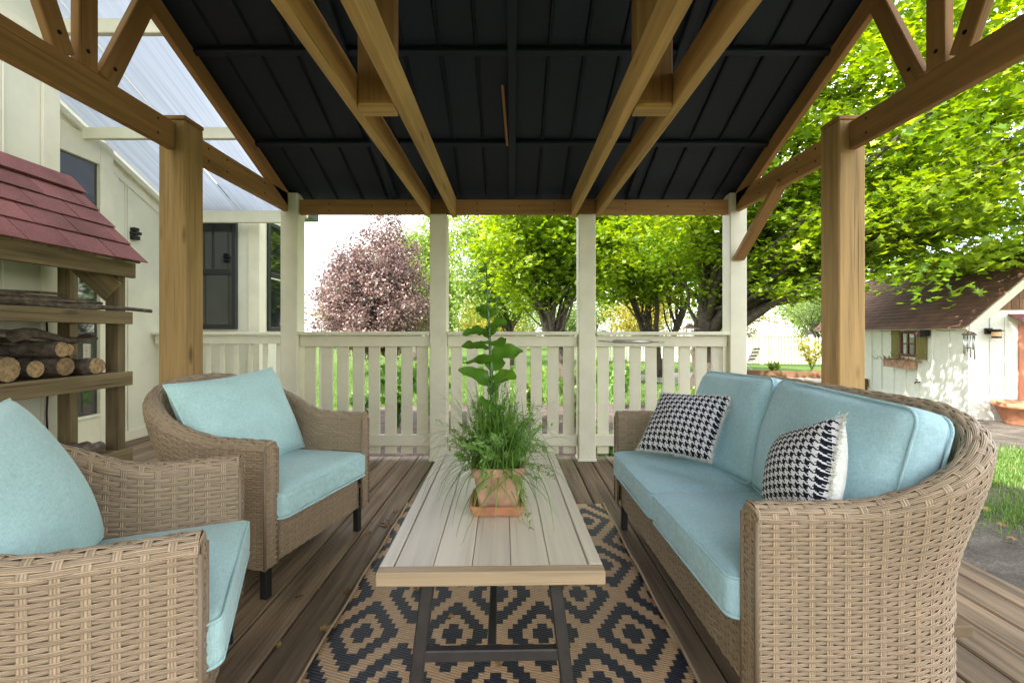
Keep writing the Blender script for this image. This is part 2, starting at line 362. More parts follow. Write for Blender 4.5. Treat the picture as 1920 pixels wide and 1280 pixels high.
def groundmat(name, stops, scale, bumpd=0.02, s2=90):
    m, nt, b = newmat(name); t = N(nt, 'ShaderNodeTexCoord')
    n1 = noise(nt, t.outputs['Object'], scale, 8, 0.65); n2 = noise(nt, t.outputs['Object'], s2, 4, 0.7)
    mm = N(nt, 'ShaderNodeMath', operation='ADD'); nt.links.new(n1.outputs['Fac'], mm.inputs[0]); nt.links.new(n2.outputs['Fac'], mm.inputs[1])
    hf = N(nt, 'ShaderNodeMath', operation='MULTIPLY'); hf.inputs[1].default_value = 0.5; nt.links.new(mm.outputs[0], hf.inputs[0])
    r = ramp(nt, stops); nt.links.new(hf.outputs[0], r.inputs['Fac']); nt.links.new(r.outputs['Color'], b.inputs['Base Color'])
    b.inputs['Roughness'].default_value = 0.95; b.inputs['Specular IOR Level'].default_value = 0.1; bump(nt, n2.outputs['Fac'], b, 0.8, bumpd); return m
m_lawn = groundmat('lawn', [(0.3, (0.035, 0.07, 0.012)), (0.5, (0.07, 0.125, 0.025)), (0.7, (0.13, 0.17, 0.05))], 1.2, 0.03, 60)
m_mulch = groundmat('mulch', [(0.33, (0.03, 0.024, 0.02)), (0.5, (0.115, 0.09, 0.078)), (0.68, (0.26, 0.21, 0.185))], 5, 0.03, 45)
m_dirt = groundmat('dirt', [(0.3, (0.04, 0.035, 0.03)), (0.5, (0.115, 0.10, 0.085)), (0.7, (0.26, 0.225, 0.18))], 4, 0.02, 60)
m_gravel = groundmat('gravel', [(0.3, (0.20, 0.17, 0.14)), (0.5, (0.38, 0.34, 0.29)), (0.7, (0.55, 0.50, 0.43))], 7, 0.02, 70)
def shinglemat(name, c, c2):
    m, nt, b = newmat(name); t = N(nt, 'ShaderNodeTexCoord'); n1 = noise(nt, t.outputs['Object'], 260, 2, 0.8); n2 = noise(nt, t.outputs['Object'], 3, 4)
    r = ramp(nt, [(0.3, scl(c, 0.5)), (0.5, c), (0.72, c2)]); nt.links.new(n1.outputs['Fac'], r.inputs['Fac'])
    r2 = ramp(nt, [(0.35, (0.75,)*3), (0.65, (1.1,)*3)]); nt.links.new(n2.outputs['Fac'], r2.inputs['Fac'])
    mm = N(nt, 'ShaderNodeMix', data_type='RGBA', blend_type='MULTIPLY'); mm.inputs[0].default_value = 1; nt.links.new(r.outputs['Color'], mm.inputs[6]); nt.links.new(r2.outputs['Color'], mm.inputs[7])
    nt.links.new(vary(nt, mm.outputs[2], 0.15), b.inputs['Base Color']); b.inputs['Roughness'].default_value = 0.95; bump(nt, n1.outputs['Fac'], b, 0.6, 0.003); return m
m_redsh = shinglemat('red_shingle', (0.21, 0.075, 0.07), (0.36, 0.17, 0.16))
m_brnsh = shinglemat('brown_shingle', (0.19, 0.088, 0.058), (0.31, 0.17, 0.12))
m_shedwall = paint('shed_paint', (0.80, 0.79, 0.70), 0.6, 0.12)
m_terra = plain('terracotta', (0.46, 0.20, 0.105), 0.85, 0, 0.05, 18, 0.25)
m_terraold = plain('terracotta_stained', (0.40, 0.235, 0.15), 0.9, 0, 0, 14, 0.45)
m_soil = groundmat('soil', [(0.3, (0.012, 0.009, 0.007)), (0.6, (0.05, 0.037, 0.028)), (0.75, (0.09, 0.07, 0.05))], 30, 0.01, 160)
m_olive = wood('shutter_olive', (0.23, 0.20, 0.05), 0.7, 1.2, knots=False)
m_door = paint('door_orange', (0.50, 0.17, 0.085), 0.5, 0.15)
m_log = plain('log_bark', (0.12, 0.09, 0.065), 0.95, 0, 0.25, 30, 0.6)
m_logend = plain('log_end', (0.34, 0.225, 0.11), 0.9, 0, 0.45, 45, 0.5)
m_tabletop = wood('table_planks', (0.64, 0.55, 0.44), 0.82, 1.12, rough=0.38, var=0.05, knots=False, stain=0.15, grain=0.5)
m_tableedge = wood('table_edge', (0.50, 0.36, 0.22), 0.7, 1.2, rough=0.5, knots=False)
m_cedar = wood('cedar_shingle', (0.24, 0.13, 0.065), 0.5, 1.4, var=0.3, knots=False)
# ------------------------------------------------------------------ ground, beds
GZ = -0.40
def sheet(name, x0, x1, y0, y1, z, nx, ny, mat, amp=0.02, seed=1):
    r = np.random.default_rng(seed)
    xs = np.linspace(x0, x1, nx+1); ys = np.linspace(y0, y1, ny+1); X, Y = np.meshgrid(xs, ys)
    Z = z+amp*(np.sin(X*1.3+seed)*np.cos(Y*0.9+seed*2)*0.5+r.normal(0, 0.3, X.shape))
    i = np.arange((nx+1)*(ny+1)).reshape(ny+1, nx+1)
    q = np.stack([i[:-1, :-1], i[:-1, 1:], i[1:, 1:], i[1:, :-1]], -1).reshape(-1, 4)
    o = obj(name, raw_mesh(name, np.stack([X, Y, Z], -1).reshape(-1, 3), [q], smooth=True), mat); tag(o, kind='structure'); return o
def blob_sheet(name, cx, cy, rx, ry, z, mat, n=64, seed=1, wob=0.12):
    r = np.random.default_rng(seed); ph = r.random(6)*6.28
    V = [(cx, cy, z)]
    rings = 10
    for k in range(1, rings+1):
        for j in range(n):
            a = 2*math.pi*j/n; f = 1+wob*(math.sin(2*a+ph[0])+0.6*math.sin(3*a+ph[1])+0.4*math.sin(7*a+ph[2]))*0.6
            V.append((cx+rx*f*k/rings*math.cos(a), cy+ry*f*k/rings*math.sin(a), z+(r.normal(0, 0.006) if k < rings else 0)))
    t = [[0, 1+j, 1+(j+1) % n] for j in range(n)]
    q = [[1+(k-1)*n+j, 1+k*n+j, 1+k*n+(j+1) % n, 1+(k-1)*n+(j+1) % n] for k in range(1, rings) for j in range(n)]
    o = obj(name, raw_mesh(name, V, [np.array(t), np.array(q)], smooth=True), mat); tag(o, kind='structure'); return o
g = sheet('ground', -150, 150, -60, 240, GZ-0.03, 150, 150, m_lawn, 0.02)
blob_sheet('mulch_bed', 0.5, 5.9, 5.6, 3.6, GZ+0.012, m_mulch, 80, 3, 0.08)
blob_sheet('dirt_patch', 5.0, 2.6, 4.3, 6.5, GZ+0.018, m_dirt, 80, 4, 0.06)
blob_sheet('gravel_path', 8.4, 14.6, 4.6, 2.6, GZ+0.006, m_gravel, 80, 5, 0.06)

# ------------------------------------------------------------------ deck
deck = thing('deck', None, None); tag(deck, kind='structure')
BW, GAP = 0.138, 0.007
x = 2.10-BW/2; k = 0
while x > -4.0:
    yfar = 3.90 if x > -1.98 else 4.90
    y0 = -1.8 if x > -3.22 else 3.26
    cut = rng.uniform(0.2, 1.2) if False else None
    segs = [(y0, yfar)] if cut is None or y0 > 0 else [(y0, cut-0.002), (cut+0.002, yfar)]
    for (a, b_) in segs:
        dz = rng.normal(0, 0.0012)
        MB().box(x-BW/2, x+BW/2, a, b_, -0.03+dz, dz, 0.006, axis=1).build('plank', m_deck, deck)
    x -= BW+GAP; k += 1
f = MB(); f.box(2.075, 2.10, -1.8, 3.9, -0.24, -0.034, axis=1); f.build('rim_joist', m_deck, deck)
f = MB(); f.box(-1.95, 2.07, 3.875, 3.9, -0.24, -0.034, axis=0); f.build('rim_joist', m_deck, deck)
f = MB(); f.box(-3.9, -1.99, 4.875, 4.9, -0.24, -0.034, axis=0); f.build('rim_joist', m_deck, deck)
f = MB()
for yj in (0.2, 1.4, 2.6, 3.6): f.box(-3.9, 2.06, yj, yj+0.04, -0.2, -0.036, axis=0)
f.build('joist', m_deck, deck)

# ------------------------------------------------------------------ pavilion
pav = thing('pavilion', 'timber pavilion with dark panelled roof underside, open trusses and white front posts', 'pavilion')
PX = 1.855
ZE, SL, YF, YR = 2.215, 0.43, 3.73, 1.93     # rafter underside height at YF, slope, far wall line, ridge
def zroof(y): return ZE+SL*(YF-y) if y >= YR else ZE+SL*(YF-YR)-SL*(YR-y)
def screws(parent, pts, n=(0, -1, 0), r=0.006):
    nv = np.array(n, float)
    for p in pts:
        p = np.array(p, float)
        MB().tube([p-nv*0.002, p+nv*0.002], [r, r], 8).build('screw', m_screw, parent)
# white posts at the far edge
for xc in (-1.83, -0.606, 0.617, 1.857):
    p = MB().box(xc-0.07, xc+0.07, 3.73, 3.87, 0.001, 2.205 if abs(xc) > 1 else 2.03, 0.006).build('post', m_white, pav)
    p['label'] = 'square white painted post'
    MB().box(xc-0.078, xc+0.078, 3.722, 3.878, 0.0015, 0.02, 0.003, axis=0).build('post_base', m_white, p)
# big timber posts on each side, and the pair by the near eave
for s in (-1, 1):
    for yy in (2.48, -0.35):
        xo = s*PX
        p = MB().box(xo-0.073, xo+0.073, yy, yy+0.15, 0.001, 2.215, 0.007).build('post', m_post, pav)
        MB().box(xo-0.075, xo+0.075, yy-0.002, yy+0.152, 2.2165, 2.24, 0.004, axis=0).build('post_cap', m_chord, p)
# far beam between white posts
zb0, zb1 = 2.035, 2.155
for (xa, xb) in ((-1.76, -0.676), (-0.536, 0.547), (0.687, 1.787)):
    b_ = MB().box(xa+0.002, xb-0.002, 3.76, 3.80, zb0, zb1, 0.003).build('beam', m_chord, pav)
    screws(b_, [(xa+0.25, 3.7595, 2.12), (xa+0.25, 3.7595, 2.065), (xb-0.2, 3.7595, 2.12), (xb-0.2, 3.7595, 2.065), (xa+.6, 3.7595, 2.1)])
for xc in (-0.606, 0.617): MB().box(xc-0.069, xc+0.069, 3.765, 3.805, 2.033, 2.16, 0.003).build('beam', m_chord, pav)
MB().box(-1.9, 1.9, 3.815, 3.855, 2.21, 2.25, 0.003).build('eave_plate', m_ceil, pav)
# side trusses: bottom chord, king post, webs, rafters
for s in (-1, 1):
    xo = s*PX
    for (ya, yb) in ((-0.20, 2.478), (2.632, 3.728)):
        c_ = MB().beam((xo, ya, 2.125), (xo, yb, 2.125), 0.04, 0.15).build('truss_chord', m_chord, pav)
        yy = [ya+0.15, yb-0.12] if yb < 3 else [ya+0.12, ya+0.3, yb-0.35]
        screws(c_, [(xo-s*0.0205, q, z) for q in yy for z in (2.09, 2.165)], (-s, 0, 0))
    kp = MB().box(xo-0.02, xo+0.02, 1.93, 2.02, 2.202, 2.93, 0.003).build('king_post', m_chord, pav)
    screws(kp, [(xo-s*0.0205, 1.97, 2.27)], (-s, 0, 0), 0.009)
    for dy in (-1, 1):
        y0 = 1.975+dy*0.10; y1 = 1.975+dy*0.37
        w_ = MB().beam((xo, y0, 2.20), (xo, y1, 2.215+SL*(YF-YR)-SL*abs(y1-1.975)-0.005), 0.038, 0.09, (0, 1, 0)).build('web', m_chord, pav)
        screws(w_, [(xo-s*0.0205, y0+dy*0.03, 2.27)], (-s, 0, 0), 0.009)
    # rafters (rake) both slopes
    MB().beam((xo, 3.80, zroof(3.80)-0.062), (xo, YR, zroof(YR)-0.062), 0.04, 0.115, (0, 0, 1)).build('rafter', m_chord, pav)
    MB().beam((xo, YR-0.001, zroof(YR)-0.062), (xo, 0.0, zroof(0.0)-0.062), 0.04, 0.115, (0, 0, 1)).build('rafter', m_chord, pav)
    MB().beam((xo+s*0.045, 3.92, zroof(3.92)-0.01), (xo+s*0.045, YR, zroof(YR)-0.01), 0.02, 0.07, (0, 0, 1)).build('rake_trim', m_ceil, pav)
# knee brace on the right corner post
MB().beam((PX, 3.725, 1.66), (PX, 3.12, 2.10), 0.04, 0.085, (1, 0, 0)).build('knee_brace', m_chord, pav)
# pairs of tie beams with hanging king blocks
for s, xc in ((-1, -0.590), (1, 0.617)):
    for off in (-0.103, 0.103):
        t_ = MB().beam((xc+off, -0.3, 2.105), (xc+off, 3.86 if abs(off) > 0 else 3.7, 2.105), 0.044, 0.145).build('tie_beam', m_beam, pav)
    MB().box(xc-0.079, xc+0.079, 1.97, 2.05, 2.052, 2.94, 0.004).build('king_post', m_chord, pav)
    MB().box(xc-0.0785, xc+0.0785, 1.971, 2.049, 2.025, 2.0515, 0.003, axis=0).build('block', m_beam, pav)
# dark rafters and ridge
for xc in (-0.975, 0.0, 0.975):
    MB().beam((xc, 3.83, zroof(3.83)-0.012), (xc, YR, zroof(YR)-0.012), 0.05, 0.05).build('rafter', m_ceil, pav)
    MB().beam((xc, YR, zroof(YR)-0.012), (xc, 0.0, zroof(0.0)-0.012), 0.05, 0.05).build('rafter', m_ceil, pav)
MB().box(-1.87, 1.87, YR-0.03, YR+0.03, zroof(YR)-0.09, zroof(YR)+0.01).build('ridge_board', m_ceil, pav)
# purlin ledges
roof = None
ys_f = [3.95, 3.267, 2.637, YR]
for yq in ys_f[1:3]:
    zz = zroof(yq); MB().beam((-1.86, yq, zz-0.006), (1.86, yq, zz-0.006), 0.035, 0.03, (0, SL, 1)).build('purlin', m_ceil, pav)
for yq in (1.25, 0.6):
    zz = zroof(yq); MB().beam((-1.86, yq, zz-0.006), (1.86, yq, zz-0.006), 0.035, 0.03).build('purlin', m_ceil, pav)
# ceiling panels with folded ribs: one mesh per panel
ncol = 18; pw = 3.80/ncol
roofp = MB()
roofp.beam((0, 3.97, zroof(3.97)+0.06), (0, YR, zroof(YR)+0.06), 3.86, 0.012); roofp.beam((0, YR, zroof(YR)+0.06), (0, -0.1, zroof(-0.1)+0.06), 3.86, 0.012)
roof = roofp.build('roof', m_roofout, pav)
segs = [(3.95, 3.285), (3.25, 2.655), (2.62, YR+0.01), (YR-0.01, 1.27), (1.23, 0.62), (0.58, -0.1)]
for (ya, yb) in segs:
    for c in range(ncol):
        x0 = -1.90+c*pw
        mb = MB(); za, zb_ = zroof(ya), zroof(yb)
        mb.beam((x0+pw/2, ya, za+0.02), (x0+pw/2, yb, zb_+0.02), pw-0.012, 0.008, (0, 0, 1), 0.002)
        mb.beam((x0+0.004, ya, za+0.012), (x0+0.004, yb, zb_+0.012), 0.007, 0.022, (0, 0, 1), 0.002)
        mb.beam((x0+0.014, ya, za+0.014), (x0+0.014, yb, zb_+0.014), 0.004, 0.016, (0, 0, 1), 0.001)
        mb.build('ceiling_panel', m_ceil, roof)
st = MB().beam(at(942, 150, 2.82)+Vector((0, 0, -0.03)), at(951, 266, 3.24)+Vector((0, 0, -0.03)), 0.018, 0.012).build('wood_strip', m_chord, pav); st['label'] = 'thin orange wooden strip tacked under the roof'

# ------------------------------------------------------------------ railings
def railing(xa, xb, y, label, name='porch_railing', pitch=0.1255, bw=0.094, n=None, ztop=1.065, solid_rail=True):
    t = thing(name, label, 'railing', ((xa+xb)/2, y, 0), 0, 'white railings around the deck')
    h = (xb-xa)/2
    MB().box(-h, h, -0.045, 0.075, ztop-0.03, ztop, 0.005, axis=0).build('cap_rail', m_white, t)
    MB().box(-h, h, 0.0, 0.036, ztop-0.125, ztop-0.034, 0.004, axis=0).build('top_rail', m_white, t)
    MB().box(-h, h, 0.0, 0.036, 0.118, 0.212, 0.004, axis=0).build('bottom_rail', m_white, t)
    n = n or int(round((xb-xa)/pitch)); p = (xb-xa)/n
    me = MB().box(-bw/2, bw/2, 0.040, 0.062, 0.045, ztop-0.036, 0.003).mesh('baluster')
    for i in range(n):
        o = obj('baluster', me, m_white, t); o.location = (-h+p*(i+0.5)+rng.normal(0, 0.002), 0, 0); o.rotation_euler = (0, rng.normal(0, 0.002), 0)
    return t
r1 = railing(-1.756, -0.680, 3.765, 'white slatted railing between the corner post and the copper-leaved tree view, behind the wicker armchair', n=8)
r1['label'] = 'white slatted railing bay behind the wicker armchair, in front of the copper-leaved tree'
r2 = railing(-0.532, 0.543, 3.765, 'white slatted railing bay right behind the potted herb plant', n=8)
r3 = railing(0.691, 1.783, 3.765, 'white slatted railing bay with a metal closer tube on its top rail', n=8)
tb = MB(); tb.tube([(-0.40, -0.012, 0.985), (-0.10, -0.012, 0.982)], 0.013, 10); tb.tube([(-0.52, -0.008, 0.988), (-0.40, -0.012, 0.985)], 0.005, 8); tb.tube([(-0.10, -0.012, 0.982), (0.02, -0.010, 0.98)], 0.006, 8)
tb.build('closer_tube', m_steel, r3, True)
r4 = railing(-3.76, -1.95, 4.79, 'narrow-balustered white railing beside the sunroom window, left of the pavilion', pitch=0.157, bw=0.05)

# ------------------------------------------------------------------ house with lean-to
house = thing('house', 'cream painted house with board siding, glazed door, black windows and clear lean-to roof', 'house', (0, 0, 0))
def hbox(name, mat, *a, parent=None, bev=0.003): return MB().box(*a, bev).build(name, mat, parent or house)
XA, XB = -3.20, -3.78          # near wall face, recessed wall face
hbox('wall', m_wall, XA-0.15, XA, -7.0, 3.20, GZ, 6.2)  # unseen height and stretch behind camera added to keep sun off the deck
hbox('wall', m_wall, XB-0.15, XB, 3.20, 5.45, GZ, 4.2)
hbox('wall', m_wall, XB+0.001, -2.95, 5.30, 5.45, GZ, 2.64)
hbox('wall', m_wall, -3.10, -2.95, 5.452, 6.42, GZ, 2.5)
hbox('roof', m_roofout, -6.0, -2.80, 5.2, 6.6, 2.66, 2.76)
hbox('roof', m_roofout, -9.0, -3.0, -7.3, 3.4, 6.25, 6.4)
hbox('corner_board', m_white, XA+0.001, XA+0.022, 3.085, 3.203, 0.0, 6.1)
hbox('trim_board', m_white, XA+0.001, XA+0.02, -7.0, 3.08, 3.0, 3.09)
for yy in np.arange(-1.2, 3.0, 0.405): hbox('batten', m_wall, XA+0.001, XA+0.012, yy, yy+0.012, 0.02, 2.99)
for yy in (4.44, 4.47, 4.92): hbox('batten', m_wall, XB+0.001, XB+0.010, yy, yy+0.012, 0.06, 2.66-0.43*(yy-4.4)-0.02)
hbox('base_trim', m_white, XB+0.001, XB+0.03, 4.30, 5.29, 0.0, 0.09)
hbox('corner_board', m_white, -3.06, -2.928, 5.278, 5.299, 0.0, 2.4)
hbox('corner_board', m_white, -2.949, -2.928, 5.30, 5.41, 0.0, 2.4)
# door in the recessed wall
door = MB()
door.box(XB+0.002, XB+0.045, 3.22, 3.36, 0.03, 2.80); door.box(XB+0.002, XB+0.045, 4.13, 4.27, 0.03, 2.80)
door.box(XB+0.002, XB+0.045, 3.361, 4.129, 2.58, 2.80, axis=1); door.box(XB+0.002, XB+0.045, 3.361, 4.129, 0.03, 0.30, axis=1)
dr = door.build('door', m_white, house)
MB().box(XB+0.005, XB+0.015, 3.36, 4.13, 0.30, 2.58).build('glass', m_glass, dr)
MB().box(XB+0.003, XB+0.06, 3.361, 4.129, 0.302, 0.325, axis=1).build('sill', m_white, dr)
MB().box(XB+0.0, XB+0.10, 3.22, 4.27, 0.001, 0.028, axis=1).build('threshold', m_steel, dr)
dc = MB(); dc.box(XB+0.001, XB+0.012, 4.27, 4.36, 0.02, 2.9); dc.build('door_casing', m_white, house)
v_ = MB(); v_.box(XB+0.001, XB+0.06, 4.50, 4.56, 1.98, 2.02); v_.box(XB+0.001, XB+0.07, 4.495, 4.565, 2.03, 2.06); v_.box(XB+0.001, XB+0.05, 4.50, 4.56, 2.07, 2.10); v_.build('vent_box', m_black, house)
# windows of the sunroom
def window_y(x0, x1, y, z0, z1):   # faces camera
    w = MB(); t = 0.05
    w.box(x0, x0+t, y-0.05, y-0.002, z0, z1); w.box(x1-t, x1, y-0.05, y-0.002, z0, z1); w.box(x0+t, x1-t, y-0.05, y-0.002, z1-t, z1, axis=0); w.box(x0+t, x1-t, y-0.05, y-0.002, z0, z0+t, axis=0)
    zm = (z0+z1)/2; w.box(x0+t, x1-t, y-0.055, y-0.01, zm-0.03, zm+0.03, axis=0)
    o = w.build('window', m_frame, house)
    MB().box(x0+t, x1-t, y-0.03, y-0.02, z0+t, zm-0.03).build('pane', m_glass, o); MB().box(x0+t, x1-t, y-0.04, y-0.03, zm+0.03, z1-t).build('pane', m_glass, o)
    xm = (x0+x1)/2; MB().box(xm-0.012, xm+0.012, y-0.048, y-0.041, zm+0.03, z1-t).build('mullion', m_frame, o)
window_y(-3.72, -3.19, 5.30, 1.10, 2.42)
w = MB(); xw = -2.95
ya, yb, z0, z1 = 5.47, 6.30, 1.08, 2.40; zm = 1.76
w.box(xw+0.002, xw+0.03, ya, ya+0.05, z0, z1); w.box(xw+0.002, xw+0.03, yb-0.05, yb, z0, z1); w.box(xw+0.002, xw+0.03, ya+0.05, yb-0.05, z1-0.05, z1, axis=1); w.box(xw+0.002, xw+0.03, ya+0.05, yb-0.05, z0, z0+0.05, axis=1); w.box(xw+0.002, xw+0.035, ya+0.05, yb-0.05, zm-0.03, zm+0.03, axis=1)
wo_ = w.build('window', m_frame, house)
MB().box(xw+0.004, xw+0.014, ya+0.05, yb-0.05, z0+0.05, zm-0.03).build('pane', m_glass, wo_); MB().box(xw+0.008, xw+0.018, ya+0.05, yb-0.05, zm+0.03, z1-0.05).build('pane', m_glass, wo_)
MB().box(xw+0.002, xw+0.03, ya+0.05, yb-0.05, zm-0.05, zm-0.031, axis=1).build('meeting_rail', m_white, wo_)
MB().box(-3.77, -3.062, 5.27, 5.299, 2.44, 2.62, axis=0).build('fascia', m_white, house)
# lean-to roof: clear panels on white cross members
def zl(y): return 2.80-0.43*(y-4.108)
XR = -2.32
for (yq, hh) in ((3.137, 0.10), (3.98, 0.10), (5.04, 0.13)):
    MB().beam((XB+0.002, yq, zl(yq)-0.06), (XR, yq, zl(yq)-0.06), 0.045, hh).build('purlin', m_white, house)
for xr in (XB+0.03, XR+0.02):
    MB().beam((xr, 2.3, zl(2.3)-0.02), (xr, 5.10, zl(5.10)-0.02), 0.035, 0.05).build('rake_rafter', m_white, house)
for i in range(2):
    xa = XB+0.05+i*0.70
    MB().beam((xa+0.345, 2.2, zl(2.2)+0.035), (xa+0.345, 5.16, zl(5.16)+0.035), 0.69, 0.008).build('roof_panel', m_poly, house)
MB().beam((XB+0.0, 3.2, zl(3.2)-0.12), (XB+0.0, 5.29, zl(5.29)-0.12), 0.03, 0.06).build('wall_trim', m_white, house)
# ------------------------------------------------------------------ wicker furniture
def weave(P, U, nrow, s=0.044, amp=0.0022, per=4, stake_w=0.017, vr=(0, 1)):
    """P(u(m), v(0..1)) -> xyz arrays. returns V, quads, uv for ribbons + stakes."""
    ns = max(2, int(round(U/s))); s = U/ns
    us = np.linspace(0, U, ns*per+1); nu = len(us)
    def normal(u, v):
        e = 1e-3; e2 = 2e-3
        a = P(np.clip(u+e, 0, U), v)-P(np.clip(u-e, 0, U), v); b = P(u, np.clip(v+e2, 0, 1))-P(u, np.clip(v-e2, 0, 1))
        n = np.cross(a, b); return n/(np.linalg.norm(n, axis=-1, keepdims=True)+1e-12)
    Vs, Qs, UVs = [], [], []; base = 0
    dv = (vr[1]-vr[0])/nrow
    j = np.arange(nrow)
    fr = np.array([0.02, 0.3, 0.7, 0.98]); bul = np.array([-0.0016, 0.0006, 0.0006, -0.0016])
    vv = vr[0]+(j[:, None]+fr[None, :])*dv                       # rows,4
    Ug = np.broadcast_to(us, (nrow, 4, nu)); Vg = np.broadcast_to(vv[:, :, None], (nrow, 4, nu))
    p = P(Ug.ravel(), Vg.ravel()).reshape(nrow, 4, nu, 3); n = normal(Ug.ravel(), Vg.ravel()).reshape(nrow, 4, nu, 3)
    ph = np.cos(math.pi*us/s)[None, None, :]*np.where(j % 2 == 0, 1, -1)[:, None, None]
    ph = np.sign(ph)*np.abs(ph)**0.7
    jit = rng.normal(0, 0.0003, (nrow, 1, nu))
    off = amp*ph+bul[None, :, None]+jit
    V = p+n*off[..., None]
    idx = np.arange(nrow*4*nu).reshape(nrow, 4, nu)
    q = np.stack([idx[:, :-1, :-1], idx[:, :-1, 1:], idx[:, 1:, 1:], idx[:, 1:, :-1]], -1).reshape(-1, 4)
    uv = np.stack([Ug+j[:, None, None]*0.613, np.broadcast_to((j[:, None]+fr[None, :])[:, :, None], (nrow, 4, nu))], -1)
    Vs.append(V.reshape(-1, 3)); Qs.append(q); UVs.append(uv.reshape(-1, 2)); base += nrow*4*nu
    # stakes
    k = np.arange(ns+1); nv = nrow*2+1
    vs2 = np.linspace(vr[0], vr[1], nv); ac = np.array([-0.5, 0, 0.5])*stake_w
    Uk = np.clip(k[:, None, None]*s+ac[None, :, None], 0, U); Ug = np.broadcast_to(Uk, (ns+1, 3, nv)); Vg = np.broadcast_to(vs2, (ns+1, 3, nv))
    p = P(Ug.ravel(), Vg.ravel()).reshape(ns+1, 3, nv, 3); n = normal(Ug.ravel(), Vg.ravel()).reshape(ns+1, 3, nv, 3)
    V = p+n*np.array([-0.0006, 0.0008, -0.0006])[None, :, None, None]
    idx = base+np.arange((ns+1)*3*nv).reshape(ns+1, 3, nv)
    q = np.stack([idx[:, :-1, :-1], idx[:, 1:, :-1], idx[:, 1:, 1:], idx[:, :-1, 1:]], -1).reshape(-1, 4)
    uv = np.stack([Vg*0.7+k[:, None, None]*0.37, np.broadcast_to((np.array([0, .375, .75]))[None, :, None], (ns+1, 3, nv))], -1)
    Vs.append(V.reshape(-1, 3)); Qs.append(q); UVs.append(uv.reshape(-1, 2)); base += (ns+1)*3*nv
    return np.concatenate(Vs), np.concatenate(Qs), np.concatenate(UVs)
def backing(P, U, nu, nv, off=-0.0045, vr=(0, 1)):  # dark sheet added inside the weave to block light through its gaps
    us = np.linspace(0, U, nu); vs_ = np.linspace(vr[0], vr[1], nv); Ug, Vg = np.meshgrid(us, vs_)
    u, v = Ug.ravel(), Vg.ravel(); e = 1e-3
    a = P(np.clip(u+e, 0, U), v)-P(np.clip(u-e, 0, U), v); b = P(u, np.clip(v+e, 0, 1))-P(u, np.clip(v-e, 0, 1)); n = np.cross(a, b); n /= np.linalg.norm(n, axis=-1, keepdims=True)+1e-12
    V = P(u, v)+n*off; i = np.arange(nu*nv).reshape(nv, nu)
    return V, np.stack([i[:-1, :-1], i[:-1, 1:], i[1:, 1:], i[1:, :-1]], -1).reshape(-1, 4)

